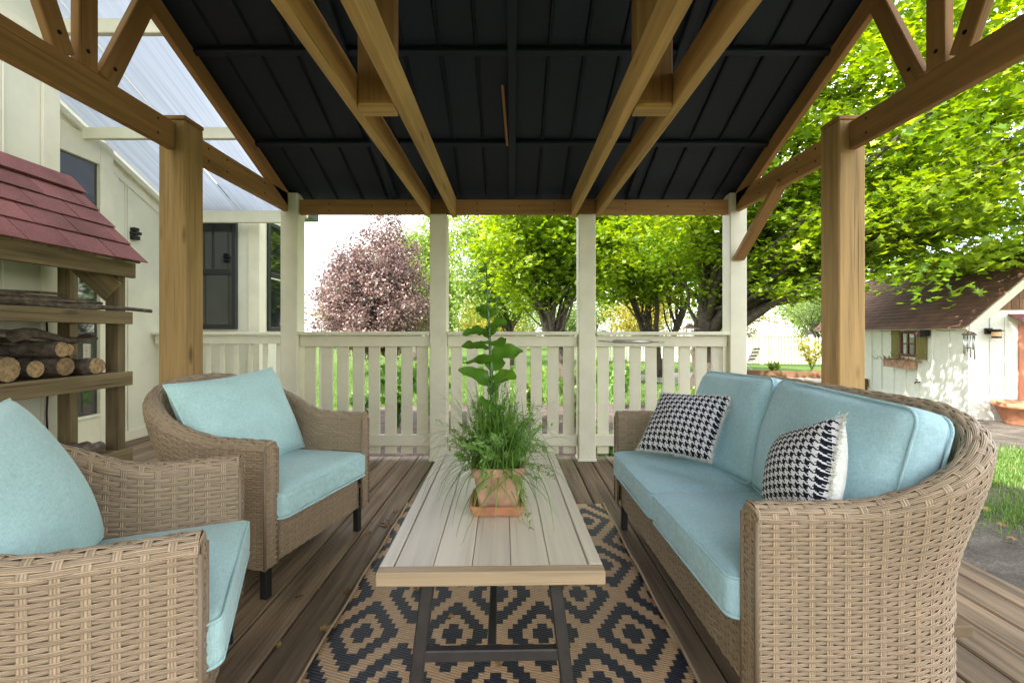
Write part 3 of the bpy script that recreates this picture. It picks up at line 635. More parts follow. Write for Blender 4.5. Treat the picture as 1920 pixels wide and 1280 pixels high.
def make_wicker(name, label, cat, W, D, Rc, th=0.07, zb=0.135, ha=0.63, hb=0.845, flare=0.085, group=None):
    root = thing(name, label, cat, group=group)
    h = W/2; La = D-Rc; Lc = Rc*math.pi/2; Ls = W-2*Rc; L = 2*La+2*Lc+Ls
    def plan(u):
        x = np.empty_like(u); y = np.empty_like(u); nx = np.empty_like(u); ny = np.empty_like(u)
        c = u < La; x[c] = h; y[c] = u[c]; nx[c] = 1; ny[c] = 0
        c = (u >= La) & (u < La+Lc); a = (u[c]-La)/Rc; x[c] = h-Rc+Rc*np.cos(a); y[c] = La+Rc*np.sin(a); nx[c] = np.cos(a); ny[c] = np.sin(a)
        c = (u >= La+Lc) & (u < La+Lc+Ls); x[c] = h-Rc-(u[c]-La-Lc); y[c] = D; nx[c] = 0; ny[c] = 1
        c = (u >= La+Lc+Ls) & (u < La+2*Lc+Ls); a = math.pi/2+(u[c]-La-Lc-Ls)/Rc; x[c] = -h+Rc+Rc*np.cos(a); y[c] = La+Rc*np.sin(a); nx[c] = np.cos(a); ny[c] = np.sin(a)
        c = u >= La+2*Lc+Ls; x[c] = -h; y[c] = La-(u[c]-(La+2*Lc+Ls)); nx[c] = -1; ny[c] = 0
        return x, y, nx, ny
    def P(u, v):
        u = np.asarray(u, float); v = np.asarray(v, float)
        x, y, nx, ny = plan(u); t = np.minimum(u, L-u)
        H = ha+(hb-ha)*ss((t-0.22)/0.62); b = ss((t-0.2)/0.5); r = th/2
        def fl(z): return b*flare*ss((z-0.38)/(H-0.38+1e-6))
        zo = zb+(H-r-zb)*(v/0.6); oo = fl(zo)
        phi = math.pi*np.clip((v-0.6)/0.1, 0, 1); zt = H-r+r*np.sin(phi); ot = fl(H-r)-r+r*np.cos(phi)
        zi = (H-r)-(H-r-0.24)*np.clip((v-0.7)/0.3, 0, 1); oi = fl(zi)-th
        z = np.where(v < 0.6, zo, np.where(v < 0.7, zt, zi)); o = np.where(v < 0.6, oo, np.where(v < 0.7, ot, oi))
        return np.stack([x+nx*o, y+ny*o, z], -1)
    for (nm, rows, vr) in (('woven_outside', 44, (0.0, 0.605)), ('woven_rim', 7, (0.60, 0.70)), ('woven_inside', 25, (0.695, 1.0))):
        V, q, uv = weave(P, L, rows, vr=vr)
        o = obj(nm, raw_mesh(nm, V, [q], uv=uv, smooth=True), m_wicker, root); o['kind'] = 'stuff'
    V, q = backing(P, L, 120, 60); obj('shell', raw_mesh('shell', V, [q], smooth=True), m_wickerback, root)
    # arm fronts
    for sgn in (1, -1):
        def Pf(u, v, sgn=sgn):
            u = np.asarray(u, float); v = np.asarray(v, float); xx = (h-th+0.001)+u if sgn > 0 else -(h-0.001)+u
            uu = (u/th-0.5)*2; dome = np.sqrt(np.clip(1-uu*uu, 0, 1))*th/2
            return np.stack([xx, -0.004+0*u, zb+(ha-th/2+dome*np.clip(v*4-3, 0, 1)-zb)*v], -1)
        V, q, uv = weave(Pf, th, 40, s=0.035); o = obj('arm_front', raw_mesh('arm_front', V, [q], uv=uv, smooth=True), m_wicker, root); o['kind'] = 'stuff'
        V, q = backing(Pf, th, 8, 12, -0.004); obj('arm_core', raw_mesh('arm_core', V, [q]), m_wickerback, root)
        for xe in ((h-0.002)*sgn, (h-th+0.002)*sgn): MB().tube([(xe, -0.003, zb), (xe, -0.003, ha-th*0.5)], 0.006, 8).build('corner_cord', m_wicker, root, True)
    # front skirt
    def Ps(u, v): u = np.asarray(u, float); return np.stack([-(h-th)+u, 0.012+0*u, zb+(0.305-zb)*np.asarray(v, float)], -1)
    V, q, uv = weave(Ps, W-2*th, 14); o = obj('front_skirt', raw_mesh('front_skirt', V, [q], uv=uv, smooth=True), m_wicker, root); o['kind'] = 'stuff'
    V, q = backing(Ps, W-2*th, 10, 4, -0.005); obj('skirt_core', raw_mesh('skirt_core', V, [q]), m_wickerback, root)
    MB().box(-h+th*0.8, h-th*0.8, 0.02, D-0.06, 0.27, 0.30, axis=0).build('seat_deck', m_wickerback, root)
    for sx in (-1, 1):
        for yy in (0.035, D-0.17):
            MB().box(sx*(h-0.05)-0.016, sx*(h-0.05)+0.016, yy-0.016, yy+0.016, 0.001, 0.27).build('leg', m_black, root)
        for zz in (0.17, 0.26): MB().box(sx*(h-th)-0.012*(sx > 0), sx*(h-th)+0.012*(sx < 0), -0.002, 0.006, zz, zz+0.025, axis=2).build('strap', m_black, root)
    return root

def rbox(hx, hy, hz, r, n=18, puff=0.0, puffy=0.0, wr=0.0, seed=0):
    """rounded puffy box, local centre origin"""
    rr = np.random.default_rng(seed)
    g1 = np.linspace(-1, 1, n+1); V = []; Q = []; base = 0
    A, B = np.meshgrid(g1, g1); A, B = A.ravel(), B.ravel(); i = np.arange((n+1)**2).reshape(n+1, n+1)
    q = np.stack([i[:-1, :-1], i[:-1, 1:], i[1:, 1:], i[1:, :-1]], -1).reshape(-1, 4)
    for ax in range(3):
        for sg in (-1, 1):
            P_ = np.zeros((len(A), 3)); P_[:, ax] = sg; P_[:, (ax+1) % 3] = A; P_[:, (ax+2) % 3] = B
            V.append(P_); Q.append((q if sg > 0 else q[:, ::-1])+base); base += len(A)
    V = np.concatenate(V); Q = np.concatenate(Q)
    H = np.array((hx, hy, hz)); a, b_, c = V[:, 0].copy(), V[:, 1].copy(), V[:, 2].copy()
    P_ = V*H; inner = np.clip(P_, -(H-r), H-r); d = P_-inner; ln = np.linalg.norm(d, axis=1, keepdims=True); P_ = inner+np.where(ln > 1e-9, d/np.maximum(ln, 1e-9)*r, 0)
    dome = np.clip(1-a**4, 0, 1)**0.8*np.clip(1-b_**4, 0, 1)**0.8
    P_[:, 2] += np.sign(c)*np.abs(c)*puff*dome
    if puffy: P_[:, 1] += b_*puffy*np.clip(1-a**4, 0, 1)*np.clip(1-c**4, 0, 1)
    if wr:
        k = rr.normal(0, 1, (5, 3))*9; ph = rr.random(5)*6.28
        for t in range(5): P_[:, 2] += wr*0.4*np.sin(P_ @ k[t]+ph[t])
    # weld
    key = np.round(P_*20000).astype(np.int64); _, first, inv = np.unique(key, axis=0, return_index=True, return_inverse=True)
    return P_[first], inv.ravel()[Q]
def rr_path(hx, hy, r, n=6):
    pts = []
    for cx, cy, a0 in ((hx-r, hy-r, 0), (-hx+r, hy-r, 90), (-hx+r, -hy+r, 180), (hx-r, -hy+r, 270)):
        for k in range(n+1): a = R(a0+90*k/n); pts.append((cx+r*math.cos(a), cy+r*math.sin(a)))
    pts.append(pts[0]); return pts
def cushion_box(name, label, mat, hx, hy, hz, r, puff, M4, group=None, seed=0, wr=0.004, puffy=0.0):
    V, Q = rbox(hx, hy, hz, r, 22, puff, puffy, wr, seed)
    o = obj(name, raw_mesh(name, V, [Q], smooth=True), mat); tag(o, label, 'cushion', group)
    for sg in (-1, 1):
        mb = MB(); mb.tube([(x, y, sg*(hz-0.35*r)) for x, y in rr_path(hx-0.12*r, hy-0.12*r, r*1.0)], 0.0045, 6, False); mb.build('piping', mat, o, True)
    o.matrix_world = M4; return o
def pillow(name, label, mat, w, h, t, M4, back_mat=None, group=None, seed=0, cat='pillow', fringe=False):
    rr = np.random.default_rng(seed); n = 36; g1 = np.linspace(-1, 1, n+1); A, B = np.meshgrid(g1, g1)
    X = w/2*A*(1-0.07*(1-B**2)); Y = h/2*B*(1-0.07*(1-A**2))
    T = t/2*(np.clip(1-A**2, 0, 1)*np.clip(1-B**2, 0, 1))**0.42
    k = rr.normal(0, 1, (6, 2)); ph = rr.random(6)*6.28; wr = sum(np.sin((X*k[q, 0]+Y*k[q, 1])*16+ph[q]) for q in range(6))*0.0022
    edge = np.clip(1-A**2, 0, 1)**.5*np.clip(1-B**2, 0, 1)**.5
    i = np.arange((n+1)**2).reshape(n+1, n+1); q = np.stack([i[:-1, :-1], i[:-1, 1:], i[1:, 1:], i[1:, :-1]], -1).reshape(-1, 4)
    uv = np.stack([(X/w+0.5), (Y/w+0.5)], -1).reshape(-1, 2)
    o = obj(name, raw_mesh(name, np.stack([X, Y, T+wr*edge], -1).reshape(-1, 3), [q], uv=uv, smooth=True), mat); tag(o, label, cat, group)
    obj('back_cover', raw_mesh('back_cover', np.stack([X, Y, -T+wr*edge], -1).reshape(-1, 3), [q[:, ::-1]], uv=uv, smooth=True), back_mat or mat, o)
    path = [(X[0, j], Y[0, j], 0) for j in range(n+1)]+[(X[j, n], Y[j, n], 0) for j in range(1, n+1)]+[(X[n, j], Y[n, j], 0) for j in range(n-1, -1, -1)]+[(X[j, 0], Y[j, 0], 0) for j in range(n-1, -1, -1)]
    if fringe:
        V = []; T_ = []
        P_ = np.array(path)
        for _ in range(2600):
            kk = rr.integers(0, len(P_)); c = P_[kk]+rr.normal(0, 0.003, 3); d = c*np.array((1, 1, 0)); d = d/(np.linalg.norm(d)+1e-9)+rr.normal(0, 0.7, 3); d /= np.linalg.norm(d); d *= rr.uniform(0.008, 0.017); s_ = np.cross(d, rr.normal(0, 1, 3)); s_ = s_/np.linalg.norm(s_)*0.0012
            b0 = len(V); V += [c-s_, c+s_, c+d]; T_.append([b0, b0+1, b0+2])
        f_ = obj('fleece_edge', raw_mesh('fleece_edge', V, [np.array(T_)]), m_fleece, o); f_['kind'] = 'stuff'
    else: MB().tube(path, 0.004, 6, False).build('piping', mat, o, True)
    o.matrix_world = M4; return o
def frame(origin, xdir, ydir):      # local axes -> world: x, y given, z = x cross y
    x = Vector(xdir).normalized(); z = x.cross(Vector(ydir)).normalized(); y = z.cross(x)
    return Matrix(((x.x, y.x, z.x, origin[0]), (x.y, y.y, z.y, origin[1]), (x.z, y.z, z.z, origin[2]), (0, 0, 0, 1)))

# armchairs: local y = backwards, local x = sideways
CH_W, CH_D = 0.735, 0.66
def place(root, fx, fy, face):
    b = -Vector((face[0], face[1], 0)).normalized()      # local +y
    root.location = (fx, fy, 0); root.rotation_euler = (0, 0, math.atan2(b.y, b.x)-math.pi/2)
    bpy.context.view_layer.update(); return root
chairA = make_wicker('armchair', 'tan wicker armchair with a lopsided teal pillow, beside the firewood rack', 'armchair', CH_W, CH_D, 0.27, group='wicker armchairs')
chairB = copy_tree(chairA)
place(chairB, -0.867, 2.107, (0.97, -0.24)); place(chairA, -0.800, 1.270, (0.91, 0.42))
chairA['label'] = 'tan wicker armchair standing across the deck from the two-seat sofa arm, turned toward the railing'
chairB['label'] = 'tan wicker armchair next to the big timber post and railing, legs visible on the deck'
def local(root, x, y, z): return root.matrix_basis @ Vector((x, y, z))
def chair_cushions(root, which, lat, roll, labs):
    mw = root.matrix_basis
    cushion_box('seat_cushion', labs[0], m_teal, 0.305, 0.285, 0.06, 0.03, 0.012, mw @ Matrix.Translation((0, 0.25, 0.362)), 'teal chair seat cushions', seed=which)
    # back pillow: local x sideways, y up the back, z toward front
    t = R(24); up = Vector((0, math.sin(t), math.cos(t))); fr = Vector((0, -math.cos(t), math.sin(t)))
    m = frame((lat, 0.435, 0.635), (-1, 0, 0), up)
    if m.col[2].xyz.dot(fr) < 0: m = frame((lat, 0.435, 0.635), (1, 0, 0), up)
    pillow('back_pillow', labs[1], m_teal, 0.62, 0.47, 0.22, mw @ m @ Matrix.Rotation(roll, 4, 'Z'), group='teal chair back pillows', seed=which+5, cat='cushion')
chair_cushions(chairB, 1, -0.02, R(3), ('teal seat cushion on the armchair next to the big timber post', 'teal back pillow leaning in the armchair next to the big timber post'))
chair_cushions(chairA, 2, -0.06, R(4), ('teal seat cushion on the armchair turned toward the railing', 'teal back pillow slumped in the armchair turned toward the railing'))

sofa = make_wicker('loveseat', 'tan wicker two-seat sofa with blue-lit teal cushions facing the coffee table', 'sofa', 1.40, 0.65, 0.28)
place(sofa, 0.582, 1.80, (-1, -0.02))
smw = sofa.matrix_basis
for sx, lab in ((1, 'far'), (-1, 'near')):
    # sofa local +x after rotation: find world y
    pass
def sofa_side(yw): return 1 if (smw @ Vector((1, 0, 0))).y > (smw @ Vector((-1, 0, 0))).y else -1
sd = sofa_side(0)
for k, (side, l1, l2) in enumerate(((sd, 'blue-lit teal sofa seat cushion on the railing side, under the flat houndstooth pillow', 'blue-lit teal sofa back cushion on the railing side'), (-sd, 'blue-lit teal sofa seat cushion beside the upright fleece-backed pillow', 'plump blue-lit teal sofa back cushion behind the fleece-backed pillow'))):
    cushion_box('seat_cushion', l1, m_teal_bluelit, 0.312, 0.285, 0.062, 0.03, 0.012, smw @ Matrix.Translation((side*0.3135, 0.25, 0.365)), 'blue-lit sofa seat cushions', seed=10+k)
    t = R(14); up = Vector((0, math.sin(t), math.cos(t)))
    m = frame((side*0.312, 0.465, 0.635), (-1, 0, 0), up)
    if m.col[2].xyz.y > 0: m = frame((side*0.312, 0.465, 0.635), (1, 0, 0), up)
    cushion_box('back_cushion', l2, m_teal_bluelit, 0.312, 0.225, 0.065, 0.045, 0.045, smw @ m @ Matrix.Rotation(R(-2 if k else 2), 4, 'Z'), 'blue-lit sofa back cushions', seed=20+k, wr=0.009)
# throw pillows
# pillow 1 leans on far back cushion, faces camera-left
def pil(name, label, tl, tr, bl, mat, back, seed, t=0.13, w=None, h=None):
    tl, tr, bl = Vector(tl), Vector(tr), Vector(bl); xd = tr-tl; yd = tl-bl; c = (tr+bl)/2
    w = w or xd.length; h = h or yd.length
    m = frame(c, xd, yd); return pillow(name, label, mat, w, h, t, m, back, 'houndstooth throw pillows', seed, fringe=True)
pil('throw_pillow', 'black and white houndstooth throw pillow lying back near the railing end of the sofa', at(1240, 736, 2.32), at(1374, 742, 2.02), at(1196, 842, 2.18), m_hound, m_fleece, 31, 0.12)
pil('throw_pillow', 'houndstooth throw pillow with white fleece back standing by the sofa arm', at(1474, 816, 1.50), at(1588, 780, 1.24), at(1432, 978, 1.42), m_hound, m_fleece, 32, 0.16)

# ------------------------------------------------------------------ coffee table
tab = thing('coffee_table', 'low plank-top coffee table on dark metal trestle legs standing on the rug', 'coffee table', (-0.065, 1.735, 0), R(1.2))
W2, L2, TZ = 0.29, 0.59, 0.45
for (x0, x1, y0, y1, ax) in ((-W2, -W2+0.036, -L2+0.037, L2-0.037, 1), (W2-0.036, W2, -L2+0.037, L2-0.037, 1), (-W2, W2, -L2, -L2+0.036, 0), (-W2, W2, L2-0.036, L2, 0)):
    MB().box(x0, x1, y0, y1, TZ-0.036, TZ, 0.003, axis=ax).build('frame_board', m_tableedge if (ax == 0 and y0 < 0) else m_tabletop, tab)
np_ = 5; pwid = (2*W2-0.076)/np_
for i in range(np_):
    xx = -W2+0.038+pwid*i; MB().box(xx+0.0008, xx+pwid-0.0008, -L2+0.0375, L2-0.0375, TZ-0.03, TZ-0.002, 0.0018, axis=1).build('plank', m_tabletop, tab)
MB().box(-W2+0.037, W2-0.037, -L2+0.037, L2-0.037, TZ-0.036, TZ-0.031, axis=1).build('underside', m_dkmetal, tab)
for yy in (-L2+0.06, L2-0.06):
    for sx in (-1, 1): MB().beam((sx*0.165, yy, TZ-0.037), (sx*0.215, yy, 0.006), 0.034, 0.034, (0, 1, 0)).build('leg', m_dkmetal, tab)
    MB().box(-0.19, 0.19, yy-0.013, yy+0.013, 0.19, 0.22, axis=0).build('crossbar', m_dkmetal, tab)
MB().box(-0.012, 0.012, -L2+0.075, L2-0.075, 0.192, 0.216, axis=1).build('stretcher', m_dkmetal, tab)

# ------------------------------------------------------------------ rug
nx, ny = 40, 60
Xg, Yg = np.meshgrid(np.linspace(-0.60, 0.60, nx+1), np.linspace(-0.92, 0.92, ny+1))
Zg = 0.007+0.0025*np.sin(Xg*9+Yg*3)+0.002*np.sin(Yg*11+1)+0.004*np.clip(np.abs(Xg)-0.5, 0, 1)/0.1*np.sin(Yg*14)
i = np.arange((nx+1)*(ny+1)).reshape(ny+1, nx+1); q = np.stack([i[:-1, :-1], i[:-1, 1:], i[1:, 1:], i[1:, :-1]], -1).reshape(-1, 4)
Zg = np.maximum(Zg, 0.005)
rug = obj('rug', raw_mesh('rug', np.stack([Xg, Yg, Zg], -1).reshape(-1, 3), [q], smooth=True), m_rug); rug.location = (-0.04, 1.87, 0)
tag(rug, 'black and tan woven outdoor rug with stepped diamond pattern under the coffee table', 'rug')
sm = rug.modifiers.new('thick', 'SOLIDIFY'); sm.thickness = 0.004; sm.offset = -1
for sx in (-1, 1):
    mb = MB(); mb.tube([(sx*0.60, yy, 0.010+0.004*math.sin(yy*14)) for yy in np.linspace(-0.92, 0.92, 60)], 0.005, 6); mb.build('edge_binding', m_tableedge, rug, True)
# ------------------------------------------------------------------ potted herbs on the table
PC = Vector((-0.050, 1.575, 0.45))
def sq_ring(hw, z, r=0.012, n=4):
    return [(x, y, z) for x, y in rr_path(hw, hw, r, n)[:-1]]
def sq_lathe(prof, mat, name, parent, loc):
    V = []; n = None
    for hw, z in prof:
        ring = sq_ring(hw, z); n = len(ring); V += ring
    q = [[i*n+j, i*n+(j+1) % n, (i+1)*n+(j+1) % n, (i+1)*n+j] for i in range(len(prof)-1) for j in range(n)]
    me = raw_mesh(name, np.array(V), [np.array(q), np.array([list(range(n))[::-1]])], smooth=False); o = obj(name, me, mat, parent); o.location = loc; return o
sau = sq_lathe([(0.082, 0.001), (0.092, 0.034), (0.084, 0.034), (0.076, 0.010), (0.005, 0.010)], m_terra, 'plant_saucer', None, PC)
tag(sau, 'square terracotta saucer under the herb pot on the coffee table', 'saucer')
pot = thing('potted_herbs', 'stained square terracotta pot of grassy chives, ferny herbs and one tall leafy stem', 'potted plant', PC+Vector((0, 0, 0.0115)), R(4))
sq_lathe([(0.062, 0.0), (0.080, 0.118), (0.088, 0.118), (0.090, 0.145), (0.079, 0.145), (0.077, 0.125), (0.005, 0.125)], m_terraold, 'pot', pot, (0, 0, 0))
sq_lathe([(0.070, 0.126), (0.07, 0.133), (0.03, 0.142), (0.004, 0.145)], m_soil, 'soil', pot, (0, 0, 0))
def blades(n, base_r, length, w, spread, droop, seed, seg=6):
    r = np.random.default_rng(seed); V = []; Q = []; col = []
    for _ in range(n):
        a = r.random()*6.283; b = np.array((math.cos(a), math.sin(a), 0)); p0 = np.array((r.normal(0, base_r), r.normal(0, base_r), 0.0)); L = length*r.uniform(0.5, 1.15)
        tilt = abs(r.normal(0, spread)); d = b*math.sin(tilt)+np.array((0, 0, math.cos(tilt))); p = p0.copy(); b0 = len(V); c = r.random(); sd = np.cross(b, (0, 0, 1.0))
        dr = droop*r.uniform(0.4, 1.5)
        for s in range(seg+1):
            ww = w*(1-(s/seg)**2)*0.5+0.0003; V += [p-sd*ww, p+sd*ww]; col += [c, c]
            p = p+d*(L/seg); d = d+np.array((0, 0, -dr*(s+1)/seg)); d /= np.linalg.norm(d)
        Q += [[b0+2*s, b0+2*s+1, b0+2*s+3, b0+2*s+2] for s in range(seg)]
    return np.array(V), np.array(Q), np.array(col)
V, Q, col = blades(560, 0.038, 0.31, 0.0038, 0.80, 0.55, 41, 8); V[:, 2] += 0.135
V[:, 2] = np.maximum(V[:, 2], -0.012)
o = obj('chive_blades', raw_mesh('chive_blades', V, [Q], col=col), m_herb, pot); o['kind'] = 'stuff'
# ferny herbs: stems with tiny leaflets
r = np.random.default_rng(43); V = []; T_ = []; col = []
for _ in range(120):
    a = r.random()*6.283; L = r.uniform(0.12, 0.30); tilt = abs(r.normal(0.6, 0.45)); d = np.array((math.cos(a)*math.sin(tilt), math.sin(a)*math.sin(tilt), math.cos(tilt))); p = np.array((r.normal(0, .03), r.normal(0, .03), 0.135)); c = r.random()
    for s in range(16):
        p = p+d*L/16; d = d+np.array((0, 0, -0.035)); d /= np.linalg.norm(d)
        if s < 4: continue
        for _k in range(7):
            e = r.normal(0, 1, 3); e /= np.linalg.norm(e); l = r.uniform(0.008, 0.02); s_ = np.cross(e, d); s_ = s_/(np.linalg.norm(s_)+1e-9)*0.0022; b0 = len(V)
            V += [p, p+e*l*0.5+s_, p+e*l, p+e*l*0.5-s_]; T_.append([b0, b0+1, b0+2, b0+3]); col += [min(1, c*0.6+0.2+r.random()*0.2)]*4
o = obj('fern_foliage', raw_mesh('fern_foliage', np.array(V), [np.array(T_)], col=np.array(col)), m_herb, pot); o['kind'] = 'stuff'
# tall stem with broad leaves
spts = [(-0.012, 0.0, 0.13), (-0.018, 0.0, 0.30), (-0.022, 0.004, 0.48), (-0.030, 0.004, 0.62), (-0.035, 0.0, 0.74), (-0.040, 0.0, 0.83)]
MB().tube(spts, [0.007, 0.0065, 0.006, 0.0045, 0.003, 0.0015], 8).build('stem', m_broad, pot, True)
def broad_leaf(L, W, curl):
    n, m = 9, 5; V = []; 
    for i in range(n):
        t = i/(n-1); w = W*(math.sin(math.pi*min(1, t*0.93+0.05))**0.65)*(1 if t > 0.12 else 0.35)
        for j in range(m):
            s = (j/(m-1)-0.5)*2
            V.append((s*w/2, t*L, -curl*t*t*L+0.12*W*abs(s)**1.5+0.006*math.sin(t*14+s*2)))
    q = [[i*m+j, i*m+j+1, (i+1)*m+j+1, (i+1)*m+j] for i in range(n-1) for j in range(m-1)]
    return np.array(V), np.array(q)
def stem_at(z):
    for a, b in zip(spts, spts[1:]):
        if a[2] <= z <= b[2]: t = (z-a[2])/(b[2]-a[2]); return Vector(a).lerp(Vector(b), t)
    return Vector(spts[-1])
ang = 0.4
zl_ = [0.31, 0.34, 0.37, 0.40, 0.43, 0.455, 0.48, 0.505, 0.53, 0.55, 0.57, 0.59, 0.61, 0.635, 0.66, 0.69, 0.72, 0.75, 0.78, 0.81]
for k, z in enumerate(zl_):
    sz = 0.112 if z < 0.56 else (0.09 if z < 0.64 else (0.055 if z < 0.71 else 0.03))
    V, q = broad_leaf(sz*rng.uniform(0.85, 1.1), sz*0.78, rng.uniform(0.2, 0.7))
    o = obj('leaf', raw_mesh('leaf', V, [q], col=np.full(len(V), rng.uniform(0.2, 0.9)), smooth=True), m_broad, pot)
    o.location = stem_at(z); o.rotation_euler = (R(rng.uniform(10, 65)), R(rng.uniform(-35, 35)), ang); ang += 2.3+rng.uniform(-0.3, 0.3)
mb = MB()
for _ in range(14):
    z = rng.uniform(0.70, 0.83); p = stem_at(z); mb.tube([p, p+Vector((rng.normal(0, .02), rng.normal(0, .02), 0.03)), p+Vector((rng.normal(0, .035), rng.normal(0, .03), 0.07))], [0.0013, 0.001, 0.0006], 5)
mb.build('flower_shoots', m_broad, pot)

# ------------------------------------------------------------------ firewood rack
rack = thing('firewood_rack', 'weathered wooden firewood rack with red shingled roof against the house wall', 'firewood rack', (0, 0, 0))
RX0, RX1, RYN, RYF = -3.12, -2.70, 1.75, 3.18
for xx in (RX0+0.045, RX1-0.045):
    for yy in (RYN+0.03, RYF-0.03):
        zt = 1.63 if xx > -2.9 else 2.02
        MB().box(xx-0.045, xx+0.045, yy-0.03, yy+0.03, 0.001, zt-0.07).build('post', m_rackw, rack)
for (z0, z1) in ((0.16, 0.25), (0.69, 0.785), (1.115, 1.20)):
    MB().box(RX1+0.001, RX1+0.036, RYN-0.02, RYF+0.02, z0, z1, axis=1).build('shelf_front', m_rackw, rack)
    MB().box(RX0+0.09, RX1-0.001, RYF-0.098, RYF-0.062, z0, z1, axis=0).build('shelf_end', m_rackw, rack)
    nb = 3
    for b_ in range(nb):
        xa = RX0+(RX1-RX0)*b_/nb; MB().box(xa+0.004, xa+(RX1-RX0)/nb-0.004, RYN+0.062, RYF-0.1, z1-0.022, z1-0.002, axis=1).build('shelf_board', m_rackw, rack)
MB().box(RX0, RX1+0.02, RYF-0.022, RYF+0.02, 0.26, 0.36, axis=0) if False else None
MB().beam((RX1-0.02, RYF-0.075, 1.33), (RX1-0.30, RYF-0.075, 1.58), 0.02, 0.16, (0, 0, 1)).build('gusset', m_rackw, rack)
ez, rz_, ex, rx_ = 1.555, 2.165, -2.63, -3.19
sl_ = Vector((ex-rx_, 0, ez-rz_)); sll = sl_.length; sdir = sl_.normalized(); snor = Vector((-sdir.z, 0, sdir.x)); snor = snor if snor.z > 0 else -snor
c0 = Vector((rx_, 0, rz_))-snor*0.02
rf = MB().beam(c0+Vector((0, (RYN-0.1+3.26)/2, 0)), c0+sdir*(sll-0.01)+Vector((0, (RYN-0.1+3.26)/2, 0)), 3.24-(RYN-0.1), 0.018, tuple(snor)).build('roof', m_rackw, rack)
MB().box(RX1+0.002, RX1+0.04, RYN-0.05, 3.22, 1.44, 1.545, axis=1).build('fascia', m_rackw, rack)
nc = 5; ce = sll/nc
for c in range(nc):
    s0 = sll-(c+1)*ce-0.03; s1 = sll-c*ce+(0.012 if c == 0 else 0)
    y = RYN-0.1-(0.12 if c % 2 else 0); 
    while y < 3.255:
        ya, yb = max(y, RYN-0.1)+0.003, min(y+0.27, 3.27)-0.003
        if yb-ya > 0.03:
            lift0, lift1 = 0.004, 0.016+rng.uniform(0, 0.004)
            pa = Vector((rx_, 0, rz_))+sdir*max(s0, 0)+snor*(-0.006+lift0); pb = Vector((rx_, 0, rz_))+sdir*s1+snor*(-0.006+lift1)
            mb = MB(); ym = (ya+yb)/2; mb.beam(pa+Vector((0, ym, 0)), pb+Vector((0, ym, 0)), yb-ya, 0.007, tuple(snor), 0.002); mb.build('shingle', m_redsh, rf)
        y += 0.27
y = RYN-0.1
while y < 3.26:
    yb = min(y+0.30, 3.275); pm = Vector((rx_, 0, rz_))
    MB().beam(pm+sdir*0.0+snor*0.02+Vector((0, (y+yb)/2, 0)), pm+sdir*0.17+snor*0.026+Vector((0, (y+yb)/2, 0)), yb-y+0.01, 0.006, tuple(snor), 0.002).build('ridge_shingle', m_redsh, rf); y += 0.30
# firewood
def stick(p0, p1, r0, r1, label, name='stick', group=None, n=7, wob=0.012):
    p0, p1 = Vector(p0), Vector(p1); k = 7; pts = [p0.lerp(p1, i/(k-1))+Vector((rng.normal(0, wob), rng.normal(0, wob*0.3), rng.normal(0, wob*0.4)))*(0 < i < k-1) for i in range(k)]
    V = MB(); rad = [(r0+(r1-r0)*i/(k-1))*(1+rng.normal(0, 0.08)) for i in range(k)]
    V.tube(pts, rad, n, False); o = V.build(name, m_log, None, False); tag(o, label, 'firewood', group)
    for idx in (0, -1):
        c = pts[idx]; t = (pts[1]-pts[0]).normalized()*(-1 if idx == 0 else 1); e = MB(); e.tube([c-t*0.004, c+t*0.001], [rad[idx]*0.97, rad[idx]*0.95], n); e.build('cut_end', m_logend, o)
    return o
gs = 'kindling sticks on the top shelf of the firewood rack'
zt = 1.20
for k in range(13):
    ya = rng.uniform(1.85, 2.45); L = rng.uniform(0.5, 0.85); x0 = rng.uniform(-3.0, -2.76); zz = zt+0.018+0.022*(k//4)
    yb = min(ya+L, 3.12)
    stick((x0, ya, zz), (x0+rng.normal(0.02, 0.04), yb, zz+rng.normal(0.004, 0.006)), rng.uniform(0.009, 0.017), rng.uniform(0.006, 0.011), 'thin bark-covered kindling stick on the top shelf of the firewood rack', group=gs)
stick((-2.80, 2.35, 1.222), (-2.665, 3.36, 1.214), 0.021, 0.013, 'long kindling stick poking out past the end of the firewood rack', wob=0.014)
gl_ = 'split logs on the middle shelf of the firewood rack'
for k, (yy, zz, rr_) in enumerate(((1.92, 0.845, 0.06), (2.05, 0.84, 0.055), (2.17, 0.838, 0.053), (2.62, 0.845, 0.058), (2.76, 0.85, 0.064), (2.90, 0.84, 0.055), (3.01, 0.835, 0.048), (2.10, 0.94, 0.05), (2.68, 0.955, 0.05), (2.83, 0.95, 0.048))):
    stick((-3.06+0.02*(k % 3), yy, zz), (-2.735+0.03*((k*7) % 3), yy+rng.normal(0, 0.015), zz), rr_, rr_*0.95, 'bark-covered log laid end-outward on the middle shelf of the firewood rack', 'log', gl_, 11, 0.004)
o = stick((-3.05, 2.38, 0.86), (-2.68, 2.42, 0.858), 0.072, 0.070, 'short log with pale round cut end facing out of the firewood rack', 'log', None, 12, 0.002)
for k, (x0, ya, yb) in enumerate(((-2.85, 2.2, 2.75), (-2.80, 2.5, 3.0), (-2.95, 2.4, 3.05))):
    V, Q = rbox(0.07, (yb-ya)/2, 0.012, 0.01, 10, 0.006, 0, 0.03, 60+k); V[:, 2] += 0.03*np.cos(V[:, 0]/0.07*1.5)
    o = obj('bark_slab', raw_mesh('bark_slab', V, [Q]), m_log); o.location = (x0, (ya+yb)/2, 1.005+0.0*k); o.rotation_euler = (0, 0, rng.normal(0, 0.08)); tag(o, 'curled slab of dark bark on top of the stacked logs', 'bark', 'bark slabs on the stacked logs')
